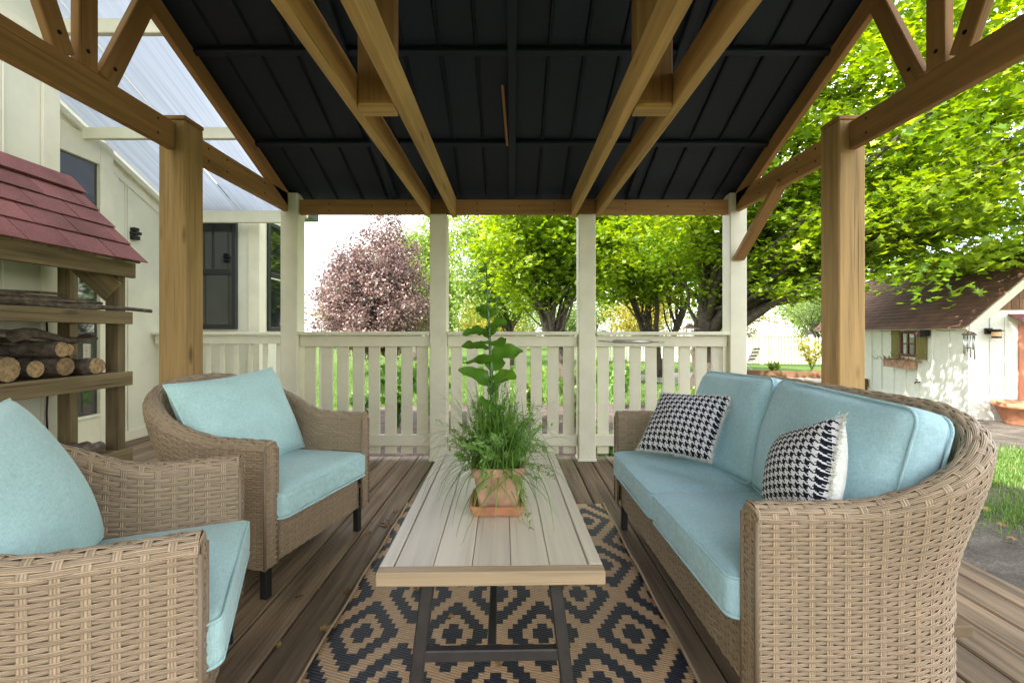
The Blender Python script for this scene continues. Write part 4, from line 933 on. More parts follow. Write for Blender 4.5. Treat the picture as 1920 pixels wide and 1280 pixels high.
for k in range(4): stick((-2.98+k*0.085, 2.2+0.1*(k % 2), 0.30), (-2.97+k*0.085, 3.0, 0.30), 0.042, 0.038, 'dark log lying on the bottom shelf of the firewood rack', 'log', 'logs on the bottom shelf of the firewood rack', 9, 0.006)
cb = MB().tube([(-3.17, 3.10, 1.15), (-3.165, 3.11, 0.8), (-3.16, 3.09, 0.5), (-3.165, 3.12, 0.02)], 0.006, 6).build('cable', m_black, None, True); tag(cb, 'black cable hanging down the house wall behind the firewood rack', 'cable')

# ------------------------------------------------------------------ garden shed
SD = Vector((0.26, 0.966, 0)).normalized(); SE = Vector((SD.y, -SD.x, 0))     # along long wall, along gable
sc = atz(1816, 787, GZ)
shed = thing('garden_shed', 'small white board-and-batten garden shed with brown shingled roof and orange door', 'shed', (sc.x, sc.y, GZ), math.atan2(SD.y, SD.x)-math.pi/2)
# local frame: y along the long wall (away), x along the gable (right)
LW, HW, EH = 6.2, 1.28, 1.66
pk = EH+1.04*HW
V = []; 
def prism(mb, pts, y0, y1):
    n = len(pts); V = [(x, y0, z) for x, z in pts]+[(x, y1, z) for x, z in pts]
    mb.add(V, [np.array([[i, (i+1) % n, n+(i+1) % n, n+i] for i in range(n)])]); mb.P.setdefault(n, []).append(np.array([list(range(n))[::-1], [n+i for i in range(n)]])+mb.n-2*n)
mb = MB(); prism(mb, [(0, 0), (2*HW, 0), (2*HW, EH), (HW, pk), (0, EH)], 0, LW); mb.build('wall', m_shedwall, shed)
def sbox(name, mat, *a, parent=None, axis=None): return MB().box(*a, 0.003, axis).build(name, mat, parent or shed)
sbox('skirt_board', m_shedwall, -0.025, -0.002, -0.02, LW, 0.0, 0.17); sbox('skirt_board', m_shedwall, -0.025, 0.62, -0.026, -0.002, 0.0, 0.17)
sbox('corner_board', m_shedwall, -0.024, -0.002, -0.02, 0.07, 0.172, EH-0.02); sbox('corner_board', m_shedwall, -0.024, 0.10, -0.026, -0.0215, 0.172, EH-0.02)
for yy in (0.46, 0.92, 1.38, 1.80, 2.25, 2.75, 3.2, 3.7, 4.3, 4.9, 5.5): sbox('batten', m_shedwall, -0.02, -0.002, yy, yy+0.035, 0.172, EH-0.02)
for xx in (0.28, 0.48): sbox('batten', m_shedwall, xx, xx+0.03, -0.02, -0.002, 0.172, EH+0.05)
sbox('eave_board', m_white, -0.03, -0.002, -0.1, LW, EH-0.10, EH-0.005)
# roof: lapped courses both slopes
for sgn in (-1, 1):
    sdv = Vector((1, 0, 1.04)).normalized() if sgn < 0 else Vector((-1, 0, 1.04)).normalized()
    nv = Vector((-sdv.z, 0, sdv.x)) if sgn < 0 else Vector((sdv.z, 0, -sdv.x)); nv = nv if nv.z > 0 else -nv
    e0 = Vector((-0.14 if sgn < 0 else 2*HW+0.14, 0, EH-0.14*1.04)); ln = (HW+0.14)*math.sqrt(1+1.04**2)
    sl_o = MB().beam(e0+Vector((0, LW/2, 0))+nv*0.012, e0+sdv*ln+Vector((0, LW/2, 0))+nv*0.012, LW+0.36, 0.02, tuple(nv)).build('roof', m_white, shed)
    nc = 19; ex_ = ln/nc
    for c in range(nc):
        y = -0.18-(0.4 if c % 2 else 0.0)
        pa = e0+sdv*(c*ex_-0.01)+nv*0.040; pb = e0+sdv*min((c+1)*ex_+0.03, ln)+nv*0.027
        if sgn < 0:
            yy = -0.18; kx = 0
            while yy < LW+0.17:
                w_ = 0.9 if kx else (0.9 if c % 2 else 0.45); yb = min(yy+w_, LW+0.18)
                MB().beam(pa+Vector((0, (yy+yb)/2, 0)), pb+Vector((0, (yy+yb)/2, 0)), yb-yy-0.006, 0.009, tuple(nv), 0.003).build('shingle', m_brnsh, sl_o); yy += w_; kx += 1
        else:
            MB().beam(pa+Vector((0, LW/2, 0)), pb+Vector((0, LW/2, 0)), LW+0.36, 0.009, tuple(nv), 0.003).build('shingle', m_brnsh, sl_o)
    MB().beam(e0+Vector((0, -0.19, 0))+nv*(-0.035), e0+sdv*ln+Vector((0, -0.19, 0))+nv*(-0.035), 0.022, 0.11, tuple(nv)).build('rake_board', m_white, shed)
# gable shingles
for row in range(6):
    z0 = EH+0.18+row*0.17; half = (pk-z0)/1.04-0.06
    if half < 0.1: break
    x = HW-half
    while x < HW+half-0.02:
        w_ = min(rng.uniform(0.10, 0.17), HW+half-x); sbox('gable_shingle', m_cedar, x+0.002, x+w_-0.002, -0.018-0.003*(row % 2), -0.002, z0, z0+0.185, axis=2); x += w_
# door + awning + lamp
dx0 = 0.66
dd_ = sbox('door', m_door, dx0, dx0+0.78, -0.03, -0.002, 0.06, EH-0.05)
for rz in range(5):
    for cx_ in range(2):
        sbox('door_panel', m_door, dx0+0.09+cx_*0.33, dx0+0.36+cx_*0.33, -0.045, -0.031, 0.16+rz*0.285, 0.38+rz*0.285, parent=dd_, axis=0)
aw = MB(); aw.beam((dx0+0.39, -0.30, EH-0.03), (dx0+0.39, 0.0, EH+0.10), 1.05, 0.02, (0, 0, 1)); aw.build('awning', m_redsh, shed)
lp = MB(); lp.box(0.20, 0.30, -0.05, -0.021, EH-0.22, EH-0.12); lp.box(0.22, 0.34, -0.17, -0.05, EH-0.16, EH-0.14, axis=1); lpo = lp.build('wall_lamp', m_black, shed)
lg = MB(); lg.lathe([(0.005, 0.10), (0.085, 0.085), (0.09, 0.075), (0.06, 0.07), (0.06, -0.03), (0.065, -0.04), (0.005, -0.045)], (0.30, -0.13, EH-0.245), 12); lg.build('lamp_cage', m_black, lpo)
m_amber = plain('amber_glass', (0.75, 0.42, 0.20), 0.25); lg = MB(); lg.lathe([(0.005, 0.05), (0.063, 0.05), (0.064, -0.02), (0.005, -0.025)], (0.30, -0.13, EH-0.235), 12); lg.build('lamp_shade', m_amber, lpo)
# window with shutters and box on the long wall
wy0, wy1, wz0, wz1 = 1.42, 1.98, 0.98, 1.50
wf = MB()
wf.box(-0.04, -0.003, wy0, wy0+0.05, wz0, wz1); wf.box(-0.04, -0.003, wy1-0.05, wy1, wz0, wz1); wf.box(-0.04, -0.003, wy0+.05, wy1-.05, wz0, wz0+0.05, axis=1); wf.box(-0.04, -0.003, wy0+.05, wy1-.05, wz1-0.05, wz1, axis=1)
m_redwood = wood('red_window_wood', (0.16, 0.055, 0.03), 0.7, 1.2, knots=False)
wfo = wf.build('window', m_redwood, shed)
ym, zm = (wy0+wy1)/2, (wz0+wz1)/2
MB().box(-0.02, -0.008, wy0+0.05, wy1-0.05, wz0+0.05, wz1-0.05).build('pane', m_glass, wfo)
MB().box(-0.036, -0.021, ym-0.012, ym+0.012, wz0+0.05, wz1-0.05).build('mullion', m_redwood, wfo); MB().box(-0.034, -0.0215, wy0+0.05, wy1-0.05, zm-0.012, zm+0.012, axis=1).build('mullion', m_redwood, wfo)
for (ya, yb) in ((wy0-0.33, wy0-0.015), (wy1+0.015, wy1+0.33)):
    sh = thing('shutter', None, None); sh.parent = shed; del_ = None
    for k in range(4):
        q0 = ya+(yb-ya)*k/4; MB().box(-0.038, -0.021, q0+0.003, q0+(yb-ya)/4-0.003, wz0-0.04, wz1+0.02).build('slat', m_olive, sh)
    for zz in (wz0+0.02, wz1-0.09): MB().box(-0.05, -0.0385, ya+0.01, yb-0.01, zz, zz+0.05, axis=1).build('cleat', m_olive, sh)
bx_ = MB(); bx_.box(-0.24, -0.04, wy0-0.05, wy1+0.2, wz0-0.23, wz0-0.07, axis=1); bx_.box(-0.05, -0.022, wy0-0.15, wy1+0.3, wz0-0.10, wz0-0.06, axis=1); fbo = bx_.build('flower_box', m_terraold, shed)
V, Q, col = blades(160, 0.10, 0.10, 0.012, 0.9, 0.5, 71, 4); V[:, 1] *= 3.2; V += np.array((-0.16, (wy0+wy1)/2+0.08, wz0-0.09)); o = obj('dry_plants', raw_mesh('dry_plants', V, [Q], col=col), m_dry, fbo); o['kind'] = 'stuff'
sp_ = MB(); sp_.box(-0.14, -0.03, 0.98, 1.10, EH-0.26, EH-0.13); sp_.beam((-0.10, 1.04, EH-0.12), (-0.03, 1.04, EH-0.03), 0.02, 0.02); sp_.box(-0.2, -0.141, 0.96, 1.12, EH-0.28, EH-0.14); spo = sp_.build('projector_light', m_black, shed)
m_red = plain('red_lens', (0.6, 0.02, 0.03), 0.2); MB().tube([(-0.2, 1.04, EH-0.21), (-0.206, 1.04, EH-0.21)], 0.03, 10).build('lens', m_red, spo)
tp = MB(); tp.tube([(-0.0, 1.34, 0.50), (-0.07, 1.34, 0.50), (-0.09, 1.34, 0.46)], 0.014, 8); tp.tube([(-0.05, 1.30, 0.54), (-0.05, 1.38, 0.54)], 0.012, 8); tp.build('tap', m_dkmetal, shed)
wire = MB(); wire.tube([(-0.05, y_, EH-0.10-0.06*math.sin((y_ % 1.0)*math.pi)) for y_ in np.linspace(0.0, 3.4, 36)], 0.005, 5); wire.build('light_cord', m_black, shed)
# wind chime hanging from the shed corner
ch = thing('wind_chime', 'metal tube wind chime with domed top hanging at the shed corner', 'wind chime'); cp = at(1817, 628, 7.35); ch.location = cp
MB().lathe([(0.004, 0.06), (0.05, 0.05), (0.085, 0.015), (0.09, 0.0), (0.07, -0.005), (0.004, 0.0)], (0, 0, 0), 16).build('dome', m_log, ch, True)
MB().tube([(0, 0, 0.06), (0.0, 0.0, 0.20)], 0.004, 5).build('hanger', m_black, ch)
for k in range(6):
    a = k*1.047; x_, y_ = 0.065*math.cos(a), 0.065*math.sin(a); MB().tube([(x_, y_, -0.01), (x_, y_, -0.24-0.03*k)], 0.009, 8).build('chime_tube', m_steel, ch, True)
MB().tube([(0, 0, 0), (0, 0, -0.2)], 0.003, 5).build('cord', m_black, ch); MB().tube([(0, 0, -0.20), (0, 0, -0.215)], 0.035, 12).build('striker', m_log, ch)
# terracotta pot by the shed door
pp = atz(1893, 805, GZ); tp_ = MB(); tp_.lathe([(0.005, 0.0), (0.20, 0.0), (0.215, 0.02), (0.31, 0.27), (0.345, 0.27), (0.35, 0.345), (0.325, 0.35), (0.30, 0.30), (0.2, 0.12), (0.005, 0.12)], (0, 0, 0), 40)
o = tp_.build('terracotta_pot', m_terra, None, True); o.location = (8.02, 7.15, GZ+0.02); tag(o, 'large empty terracotta pot on the ground beside the shed door', 'pot')
# ------------------------------------------------------------------ vegetation
def leaf_shape(kind):
    if kind == 'maple':
        pts = [(0, 0), (0.16, 0.05), (0.5, -0.02), (0.36, 0.2), (0.56, 0.5), (0.27, 0.46), (0.0, 1.0), (-0.27, 0.46), (-0.56, 0.5), (-0.36, 0.2), (-0.5, -0.02), (-0.16, 0.05)]
        P_ = np.array([(x, y-0.4, 0.06*abs(x)*4) for x, y in pts]); c = np.array([[0, 0.0, 0]])
        V = np.concatenate([c, P_]); T_ = np.array([[0, 1+i, 1+(i+1) % 12] for i in range(12)]); return V, T_
    V = np.array([(0, -0.5, 0), (0.3, 0.0, 0.07), (0, 0.5, 0), (-0.3, 0.0, 0.07)]); return V, np.array([[0, 1, 2], [0, 2, 3]])
def leaves_mesh(name, pos, size, kind, seed, tilt=0.5, col=None):
    r = np.random.default_rng(seed); n = len(pos); V0, T0 = leaf_shape(kind)
    yaw = r.random(n)*6.283; tx = r.normal(0, tilt, n); ty = r.normal(0, tilt, n); s = size*r.uniform(0.65, 1.25, n)
    cy, sy = np.cos(yaw), np.sin(yaw); cx, sx = np.cos(tx), np.sin(tx); ct, st = np.cos(ty), np.sin(ty)
    Rz = np.zeros((n, 3, 3)); Rz[:, 0, 0] = cy; Rz[:, 0, 1] = -sy; Rz[:, 1, 0] = sy; Rz[:, 1, 1] = cy; Rz[:, 2, 2] = 1
    Rx = np.zeros((n, 3, 3)); Rx[:, 0, 0] = 1; Rx[:, 1, 1] = cx; Rx[:, 1, 2] = -sx; Rx[:, 2, 1] = sx; Rx[:, 2, 2] = cx
    Ry = np.zeros((n, 3, 3)); Ry[:, 1, 1] = 1; Ry[:, 0, 0] = ct; Ry[:, 0, 2] = st; Ry[:, 2, 0] = -st; Ry[:, 2, 2] = ct
    M = Ry @ Rx @ Rz
    V = np.einsum('nij,kj->nki', M, V0)*s[:, None, None]+pos[:, None, :]
    k = len(V0); T_ = (T0[None]+(np.arange(n)*k)[:, None, None]).reshape(-1, 3)
    c = np.repeat(np.clip(r.random(n) if col is None else col+r.normal(0, 0.12, n), 0, 1), k)
    return raw_mesh(name, V.reshape(-1, 3), [T_], col=c)
def make_tree(name, label, base, trunk_h, trunk_r, blobs, nleaf, lsize, kind, mat, seed, lean=(0, 0), stems=1, nlimb=40, group=None, spread=0.45, flat=0.5, tilt=0.5, cat='tree', leafbias=None):
    """blobs: list of (cx,cy,cz,rx,ry,rz) in world coordinates; limbs reach into them."""
    r = np.random.default_rng(seed); base = np.array(base, float)
    t = thing(name, label, cat, tuple(base), 0, group)
    br = MB(); ends = []; trunks = []
    for sidx in range(stems):
        a = 6.283*sidx/max(1, stems)+r.random(); ln = np.array((lean[0]+(math.cos(a)*0.38 if stems > 1 else 0), lean[1]+(math.sin(a)*0.38 if stems > 1 else 0), 1.0))
        top = ln*trunk_h; k = 7
        pts = [top*(i/(k-1))+np.array((r.normal(0, trunk_r*0.25), r.normal(0, trunk_r*0.25), 0))*(i > 0) for i in range(k)]
        if stems == 1: pts[0] = np.array((0, 0, -0.1))
        rad = [trunk_r*(1.35 if i == 0 else 1)*(1-0.45*i/(k-1)) for i in range(k)]
        br.tube(pts, rad, 10); trunks.append((pts, rad))
    vol = np.array([b[3]*b[4]*b[5] for b in blobs], float); vol /= vol.sum()
    limbs = []
    for li in range(nlimb):
        b = blobs[r.choice(len(blobs), p=vol)]
        d = r.normal(0, 1, 3); d /= np.linalg.norm(d); q = r.random()**0.4*0.95
        tgt = np.array((b[0]+d[0]*b[3]*q, b[1]+d[1]*b[4]*q, b[2]+d[2]*b[5]*q))-base
        pts, rad = trunks[r.integers(0, len(trunks))]
        f = r.uniform(0.45, 1.0); ii = min(len(pts)-1, int(f*(len(pts)-1))); s0 = pts[ii]; r0 = rad[ii]*r.uniform(0.18, 0.45)
        if tgt[2] < s0[2]-0.6: s0 = pts[max(1, ii-2)]
        mid = s0*0.45+tgt*0.55; mid[2] += 0.18*np.linalg.norm(tgt-s0)*r.uniform(0.2, 0.9)
        lp_ = [s0*(1-u)**2+2*mid*u*(1-u)+tgt*u*u+r.normal(0, 0.05, 3)*(0 < u < 1) for u in np.linspace(0, 1, 8)]
        br.tube(lp_, [max(0.006, r0*(1-0.93*u)) for u in np.linspace(0, 1, 8)], 6); limbs.append(lp_)
        for _ in range(3):     # twigs
            u = r.integers(3, 8); s1 = lp_[u]; dd_ = r.normal(0, 1, 3)*np.array((1, 1, 0.45)); e1 = s1+dd_/np.linalg.norm(dd_)*r.uniform(0.3, 0.9)*spread*1.8
            tw = [s1, (s1+e1)/2+r.normal(0, 0.04, 3), e1]; br.tube(tw, [max(0.005, r0*0.16), 0.006, 0.003], 4); ends.append(tw)
    br.build('trunk', m_bark, t, True)
    # leaves: part around twigs, part spread through the blobs
    n1 = int(nleaf*0.6); src = [np.array(l[3:]) for l in limbs]+[np.array(e) for e in ends]; wts = np.array([2.0]*len(limbs)+[1.0]*len(ends)); wts /= wts.sum()
    ch_ = r.choice(len(src), n1, p=wts); P_ = np.empty((n1, 3)); cl = np.empty(n1); ck = r.random(len(src))
    for i, c in enumerate(ch_):
        s_ = src[c]; u = r.random()*(len(s_)-1); k0 = int(u); P_[i] = s_[k0]*(1-(u-k0))+s_[min(k0+1, len(s_)-1)]*(u-k0); cl[i] = ck[c]
    P_ += r.normal(0, 1, (n1, 3))*np.array((spread, spread, spread*flat))*0.55
    n2 = nleaf-n1; nclump = max(30, n2//45); bi = r.choice(len(blobs), nclump, p=vol); B = np.array(blobs)[bi]
    d = r.normal(0, 1, (nclump, 3)); d /= np.linalg.norm(d, axis=1, keepdims=True); q = (r.random(nclump)**0.33)[:, None]
    cc = B[:, :3]+d*q*B[:, 3:6]-base; ci = r.integers(0, nclump, n2); ck2 = r.random(nclump)
    P2 = cc[ci]+r.normal(0, 1, (n2, 3))*np.array((spread, spread, spread*flat))*0.6
    pos = np.concatenate([P_, P2]); col = np.concatenate([cl, ck2[ci]])*0.7+0.15
    pos[:, 2] = np.maximum(pos[:, 2], 0.15)
    if leafbias is not None: m_ = leafbias(pos+base); pos, col = pos[m_], col[m_]
    obj('crown', leaves_mesh('crown', pos, lsize, kind, seed+1, tilt, col), mat, t); return t

def not_in_pavilion(p): return ~((np.abs(p[:, 0]) < 2.6) & (p[:, 1] < 4.6) & (p[:, 1] > -2)) 
# big maple on the right, crown reaching over toward the pavilion and shed
mb_ = atz(1322, 726, GZ); MX, MY = mb_.x, mb_.y
MX, MY = 4.75, 11.3
make_tree('maple_tree', 'large maple with thick grey trunk, bright green crown spreading over the shed', (MX, MY, GZ), 3.0, 0.33,
    [(5.2, 9.5, 4.6, 3.2, 3.0, 2.3), (7.8, 7.6, 4.6, 3.0, 2.8, 2.6), (4.0, 8.0, 5.6, 2.4, 2.2, 2.2), (9.5, 9.5, 4.6, 3.0, 3.0, 2.6), (6.2, 5.9, 4.4, 2.0, 1.8, 2.0), (6.0, 7.2, 2.75, 1.6, 1.6, 0.7), (4.2, 9.6, 3.0, 2.4, 1.6, 0.8), (7.0, 6.9, 7.0, 3.5, 2.5, 1.6), (3.4, 10.4, 3.2, 1.8, 1.5, 1.1), (5.8, 6.4, 2.1, 1.4, 0.9, 0.5), (7.0, 6.8, 2.6, 1.5, 1.0, 0.6), (9.2, 8.6, 3.2, 2.6, 1.5, 1.1)],
    72000, 0.112, 'maple', m_maple, 101, nlimb=80, spread=0.5, flat=0.35, tilt=0.45, leafbias=not_in_pavilion)
# hanging sprays in front of the shed
make_tree('young_maple', 'young multi-stemmed tree with upright branches beside the big maple', (4.9, 15.2, GZ), 2.6, 0.12, [(4.6, 15, 4.6, 2.6, 2.2, 2.0), (3.2, 14.5, 3.3, 1.9, 1.6, 1.4), (5.6, 14.6, 3.0, 1.6, 1.5, 1.2)], 22000, 0.14, 'maple', m_maple, 111, stems=5, nlimb=40, spread=0.5, flat=0.4)
make_tree('leaning_tree', 'yellow-green tree with dark leaning trunk behind the middle railing', (1.75, 13.2, GZ), 2.4, 0.19, [(0.9, 12.6, 4.6, 2.0, 2.0, 1.7), (2.4, 12.8, 5.2, 1.9, 2.0, 1.8), (0.2, 12.6, 3.3, 1.5, 1.3, 1.1), (2.6, 12.4, 3.4, 1.3, 1.3, 1.0)], 24000, 0.13, 'maple', m_maple, 121, lean=(-0.45, 0), nlimb=40, spread=0.5, flat=0.4)
make_tree('copper_leaf_tree', 'round-headed tree with dusty pink copper leaves on the lawn', (-5.0, 16.5, GZ), 1.6, 0.17, [(-5.0, 16.5, 1.9, 2.35, 2.2, 1.75), (-4.9, 16.5, 3.5, 1.65, 1.6, 1.3), (-4.7, 16.5, 4.7, 0.8, 0.8, 0.8)], 70000, 0.105, 'oval', m_purple, 131, nlimb=110, spread=0.28, flat=0.9, tilt=0.8)
make_tree('shade_tree', 'light green tree rising behind the copper-leaved tree', (-5.2, 25, GZ), 3.0, 0.2, [(-5.2, 25, 4.4, 2.6, 2.4, 2.4), (-4.2, 25, 6.2, 1.9, 1.8, 1.6), (-3.5, 24.5, 2.4, 2.2, 1.6, 1.6)], 26000, 0.17, 'oval', m_green, 141, nlimb=40, spread=0.5, flat=0.8, tilt=0.8)
make_tree('shade_tree', 'soft green tree in the lawn behind the potted plant stem', (-0.1, 21, GZ), 2.8, 0.16, [(-0.6, 21, 4.4, 2.6, 2.2, 2.0), (0.8, 21, 5.8, 2.4, 2.0, 1.7), (-1.5, 21, 6.2, 1.8, 1.6, 1.4), (-0.6, 20.5, 2.9, 2.6, 1.6, 1.1)], 30000, 0.15, 'oval', m_green, 151, nlimb=45, spread=0.5, flat=0.8, tilt=0.8)
make_tree('orchard_tree', 'pale spreading tree with bare forked trunk behind the white picket fence', (18.2, 27, GZ), 1.5, 0.2, [(18.2, 27, 3.2, 3.0, 2.2, 1.3)], 6000, 0.13, 'oval', m_pale, 161, stems=3, nlimb=30, spread=0.5)
kb = 0
for (x, y, h, w_, mt) in ((-16, 44, 8, 5, m_pale), (-8, 47, 9, 5, m_green), (-1.5, 40, 6, 4.5, m_yellow), (5, 46, 8, 5, m_pale), (12, 42, 7, 4.5, m_yellow), (20, 46, 9, 5.5, m_pale), (29, 44, 8.5, 5.5, m_green), (38, 42, 9, 6, m_pale), (48, 46, 10, 6, m_green), (-27, 46, 10, 6, m_green), (9, 50, 8, 6, m_green), (16, 52, 9, 6, m_pale), (25, 50, 9, 6, m_yellow), (33, 50, 9, 6, m_pale), (1.5, 52, 8, 6, m_pale), (-5, 54, 8, 6, m_yellow), (43, 40, 9, 6, m_green)):
    lab = {m_pale.name: 'pale green tree in the far row across the lawn', m_green.name: 'deep green tree in the far row across the lawn', m_yellow.name: 'yellow-green tree in the far row across the lawn'}[mt.name]
    make_tree('background_tree', lab, (x, y, GZ), h*0.35, 0.22, [(x, y, h*0.38, w_*0.72, w_*0.5, h*0.38), (x+1, y, h*0.68, w_*0.45, w_*0.4, h*0.25)], 6500, 0.26, 'oval', mt, 200+kb, nlimb=16, group=lab.replace('tree', 'trees'), spread=0.9, flat=0.8, tilt=0.8); kb += 1
# two trees behind the photographer (seen in the window glass)
for k, (x, y) in enumerate(((-1.0, -13), (5.5, -12))):
    make_tree('garden_tree', 'full green tree standing behind the open side of the deck', (x, y, GZ), 2.6, 0.2, [(x, y, 4.0, 2.8, 2.0, 2.6)], 5000, 0.2, 'oval', m_green, 230+k, nlimb=20, group='trees behind the open side of the deck', spread=0.6)

def make_plant(name, label, base, nst, h, lsize, mat, seed, spreadr=0.3, kind='oval', group=None, nl=160, cat='plant'):
    r = np.random.default_rng(seed); t = thing(name, label, cat, base, 0, group); mb = MB(); P_ = []
    for s in range(nst):
        a = r.random()*6.283; e = np.array((math.cos(a)*spreadr*r.uniform(0.3, 1), math.sin(a)*spreadr*r.uniform(0.3, 1), h*r.uniform(0.6, 1))); m = e*np.array((0.4, 0.4, 0.6))
        mb.tube([(0, 0, -0.02), m, e], [0.008, 0.006, 0.003], 5)
        for q in range(nl//nst):
            u = r.uniform(0.25, 1.05); P_.append((m*2*u*(1-u)+e*u*u)+r.normal(0, 0.035, 3))
    P_ = np.array(P_); P_[:, 2] = np.maximum(P_[:, 2], 0.03)
    mb.build('stems', m_herb, t); obj('foliage', leaves_mesh('foliage', P_, lsize, kind, seed, 0.7), mat, t); return t
for k, (x, y, h, sz, mt, lab, grp) in enumerate((
    (-1.75, 7.0, 1.05, 0.20, m_broad, 'tall broad-leaved green plant behind the railing by the armchair', None), (-1.25, 7.3, 0.9, 0.20, m_broad, 'lower broad-leaved plant growing beside the tall broad-leaved one', None),
    (-2.7, 8.2, 0.4, 0.10, m_herb, 'low leafy ground plant at the edge of the mulch bed', 'low plants in the mulch bed'), (0.35, 7.4, 0.85, 0.10, m_green, 'bushy small-leaved shrub behind the middle railing bay', None), (0.95, 7.0, 1.0, 0.09, m_green, 'taller small-leaved shrub beside the middle post', None),
    (1.1, 5.2, 0.35, 0.09, m_herb, 'low leafy ground plant at the edge of the mulch bed', 'low plants in the mulch bed'), (2.5, 6.5, 0.45, 0.10, m_herb, 'low leafy ground plant at the edge of the mulch bed', 'low plants in the mulch bed'), (3.4, 8.3, 0.5, 0.1, m_green, 'low leafy ground plant at the edge of the mulch bed', 'low plants in the mulch bed'),
    (2.0, 8.8, 0.9, 0.13, m_broad, 'upright leafy plant standing before the leaning tree', None), (-0.3, 8.6, 0.5, 0.1, m_pale, 'low leafy ground plant at the edge of the mulch bed', 'low plants in the mulch bed'), (11.6, 17.6, 1.5, 0.14, m_yellow, 'airy yellow-green shrub at the picket fence', None), (9.0, 15.6, 0.5, 0.1, m_green, 'small clump of leaves by the timber edging', None))):
    make_plant('garden_plant', lab, (x, y, GZ), 16, h, sz, mt, 300+k, 0.42*max(0.6, h), group=grp, nl=420 if sz < 0.15 else 150)
# lawn and dirt-edge grass
def grass_patch(name, n, fx, seed, length, w):
    r = np.random.default_rng(seed); xy = fx(r, n); n = len(xy); a = r.random(n)*6.283; L = length*r.uniform(0.5, 1.2, n); dx, dy = np.cos(a), np.sin(a); ln = r.uniform(0.2, 0.8, n)
    p0 = np.stack([xy[:, 0], xy[:, 1], np.full(n, GZ-0.02)], -1); sd_ = np.stack([-dy, dx, 0*dx], -1)*w/2
    p1 = p0+np.stack([dx*ln*L*0.4, dy*ln*L*0.4, L*0.65], -1); p2 = p0+np.stack([dx*ln*L, dy*ln*L, L], -1)
    V = np.stack([p0-sd_, p0+sd_, p1+sd_*0.7, p1-sd_*0.7, p2], 1).reshape(-1, 3); b = (np.arange(n)*5)[:, None]
    o = obj(name, raw_mesh(name, V, [b+np.array([[0, 1, 2, 3]]), b+np.array([[3, 2, 4]])], col=np.repeat(r.random(n), 5)), m_grass); return o
def lawn_pts(r, n): p = np.stack([r.uniform(-9, 9, n), 9.2+18*r.random(n)**1.6], -1); return p[(p[:, 0] < 5.4) | (p[:, 1] > 18)]
o = grass_patch('lawn_grass', 60000, lawn_pts, 400, 0.075, 0.012); tag(o, 'sunlit lawn grass beyond the mulch bed', 'grass', kind='stuff')
def tuft_pts(r, n):
    cs = np.array([(4.6, 4.55), (5.4, 4.9), (5.0, 3.75), (5.7, 4.2), (4.3, 3.5), (6.3, 5.2), (5.2, 5.6)]); k = r.integers(0, len(cs), n); return cs[k]+r.normal(0, 1, (n, 2))*np.array((0.42, 0.2))
o = grass_patch('verge_grass', 26000, tuft_pts, 401, 0.06, 0.006); o.location.z = 0.04; tag(o, 'ragged grass patches on the dirt beside the deck', 'grass', kind='stuff')

# ------------------------------------------------------------------ garden furniture and fence
pf = thing('picket_fence', 'long white picket fence between the garden and the far lawn', 'fence', (0, 0, GZ))
FA, FB = Vector((2.0, 24.0, 0)), Vector((17.5, 19.5, 0)); fd = FB-FA; fl_ = fd.length; fu = fd.normalized(); fa = math.atan2(fu.y, fu.x)
me = MB(); me.box(-0.045, 0.045, -0.012, 0.012, 0.06, 1.22); me.add([(-0.045, -0.012, 1.22), (0.045, -0.012, 1.22), (0.045, 0.012, 1.22), (-0.045, 0.012, 1.22), (0, -0.012, 1.30), (0, 0.012, 1.30)], [np.array([[0, 1, 4], [2, 3, 5]]), np.array([[1, 2, 5, 4], [3, 0, 4, 5]])]); pme = me.mesh('picket')
npk = int(fl_/0.135)
for i in range(npk):
    p = FA+fu*(i+0.5)*fl_/npk; o = obj('picket', pme, m_white, pf); o.location = p; o.rotation_euler = (0, 0, fa+rng.normal(0, 0.02))
for zz in (0.3, 0.95):
    o = MB().beam(FA+Vector((0, 0.03, zz)), FB+Vector((0, 0.03, zz)), 0.04, 0.09).build('fence_rail', m_white, pf)
for i in range(9):
    p = FA+fu*fl_*i/8; MB().box(p.x-0.06, p.x+0.06, p.y+0.06, p.y+0.18, 0, 1.4).build('fence_post', m_white, pf)
ed = at(1420, 690, 15); 
for k, (a, b) in enumerate((((7.9, 15.8), (10.1, 14.6)), ((10.3, 15.6), (12.6, 14.9)))):
    o = MB().beam((a[0], a[1], GZ+0.10), (b[0], b[1], GZ+0.10), 0.14, 0.2).build('timber_edging', m_cedar); tag(o, 'red-brown landscape timber edging the sunlit gravel' if k == 0 else 'second landscape timber beside the yellow shrub', 'timber')
o = MB().box(8.35, 8.75, 10.9, 11.2, GZ+0.01, GZ+0.36, 0.01).build('wooden_crate', m_cedar); tag(o, 'small weathered wooden block on the gravel beside the timber post', 'crate')
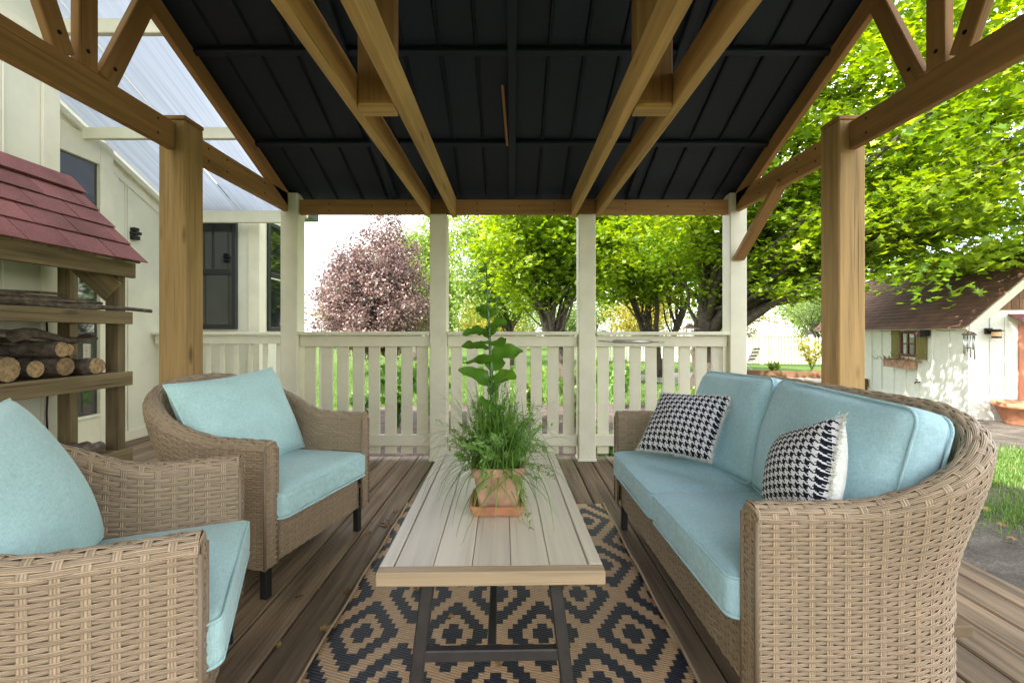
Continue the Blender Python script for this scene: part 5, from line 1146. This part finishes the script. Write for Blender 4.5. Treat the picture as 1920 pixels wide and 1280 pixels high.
# striped folding lawn chair
lc = thing('lawn_chair', 'black and white striped folding lawn chair near the picket fence', 'lawn chair', (8.5, 16.6, GZ), R(35))
for sx in (-0.25, 0.25):
    MB().tube([(sx, 0.25, 0.02), (sx, -0.22, 0.42), (sx, -0.45, 0.98)], 0.013, 8).build('frame', m_steel, lc, True); MB().tube([(sx, -0.25, 0.02), (sx, 0.25, 0.42)], 0.013, 8).build('leg', m_steel, lc, True)
for k in range(8):
    a = k/8; p = Vector((0, -0.2-0.25*a, 0.46+0.5*a)); MB().beam(p+Vector((-0.25, 0, 0)), p+Vector((0.25, 0, 0)), 0.012, 0.062, (0, -0.4, 1)).build('back_slat', m_black if k % 2 else m_white, lc)
for k in range(6):
    p = Vector((0, -0.18+0.08*k, 0.425)); MB().beam(p+Vector((-0.25, 0, 0)), p+Vector((0.25, 0, 0)), 0.07, 0.012).build('seat_slat', m_black if k % 2 else m_white, lc)
# hanging bird feeder by the maple trunk
bf = thing('bird_feeder', 'dark post-mounted bird feeder beside the big maple trunk', 'bird feeder', (4.25, 10.9, GZ))
MB().tube([(0, 0, 0), (0, 0, 1.25)], 0.02, 8).build('pole', m_black, bf); MB().box(-0.12, 0.12, -0.12, 0.12, 1.25, 1.28, axis=0).build('tray', m_log, bf)
for sx in (-0.1, 0.1):
    for sy in (-0.1, 0.1): MB().box(sx-0.01, sx+0.01, sy-0.01, sy+0.01, 1.281, 1.55).build('upright', m_log, bf)
rfm = MB(); rfm.add([(-0.17, -0.17, 1.55), (0.17, -0.17, 1.55), (0.17, 0.17, 1.55), (-0.17, 0.17, 1.55), (0, 0, 1.70)], [np.array([[0, 1, 4], [1, 2, 4], [2, 3, 4], [3, 0, 4]]), np.array([[3, 2, 1, 0]])]); rfm.build('roof', m_log, bf)

# ------------------------------------------------------------------ fallen leaves and crumbs
V0, T0 = leaf_shape('maple')
def fallen(p, s, seed, label, grp, flat=0.5):
    r = np.random.default_rng(seed); V = V0.copy()*s; V[:, 2] = np.abs(r.normal(0, 0.16, len(V)))*s+0.25*s*(V[:, 0]/s)**2
    me = raw_mesh('fallen_leaf', V, [T0], col=np.full(len(V), r.random())); o = obj('fallen_leaf', me, m_dry); o.location = p; o.rotation_euler = (r.normal(0, .1), r.normal(0, .1), r.random()*6.28); tag(o, label, 'leaf', grp)
spots = [(595, 1103), (618, 1093), (648, 1110), (715, 982), (722, 985), (728, 978), (708, 928), (690, 1000), (560, 1120), (1275, 930), (1190, 905), (742, 960), (610, 1180), (520, 1210)]
for k, (px, py) in enumerate(spots):
    p = atz(px, py, 0.006); fallen(p, rng.uniform(0.022, 0.045), 500+k, 'curled dry brown leaf lying on the deck boards', 'dry leaves on the deck boards')
for k, (px, py) in enumerate(((780, 1103), (846, 1155), (935, 1245), (1180, 1060))):
    p = atz(px, py, 0.016); fallen(p, 0.028, 540+k, 'dry brown leaf lying on the rug', 'dry leaves on the rug')
for k, (px, py) in enumerate(((1850, 955), (1880, 985), (1815, 930), (1895, 1010), (1870, 905), (1900, 880))):
    p = atz(px, py, GZ+0.045); fallen(p, 0.06, 560+k, 'dry leaf lying on the dirt beside the deck', 'dry leaves on the dirt')
p = atz(1365, 882, 0.44); fallen((p.x, p.y, 0.445), 0.022, 580, 'tiny dry leaf lying on the blue-lit sofa seat', None)
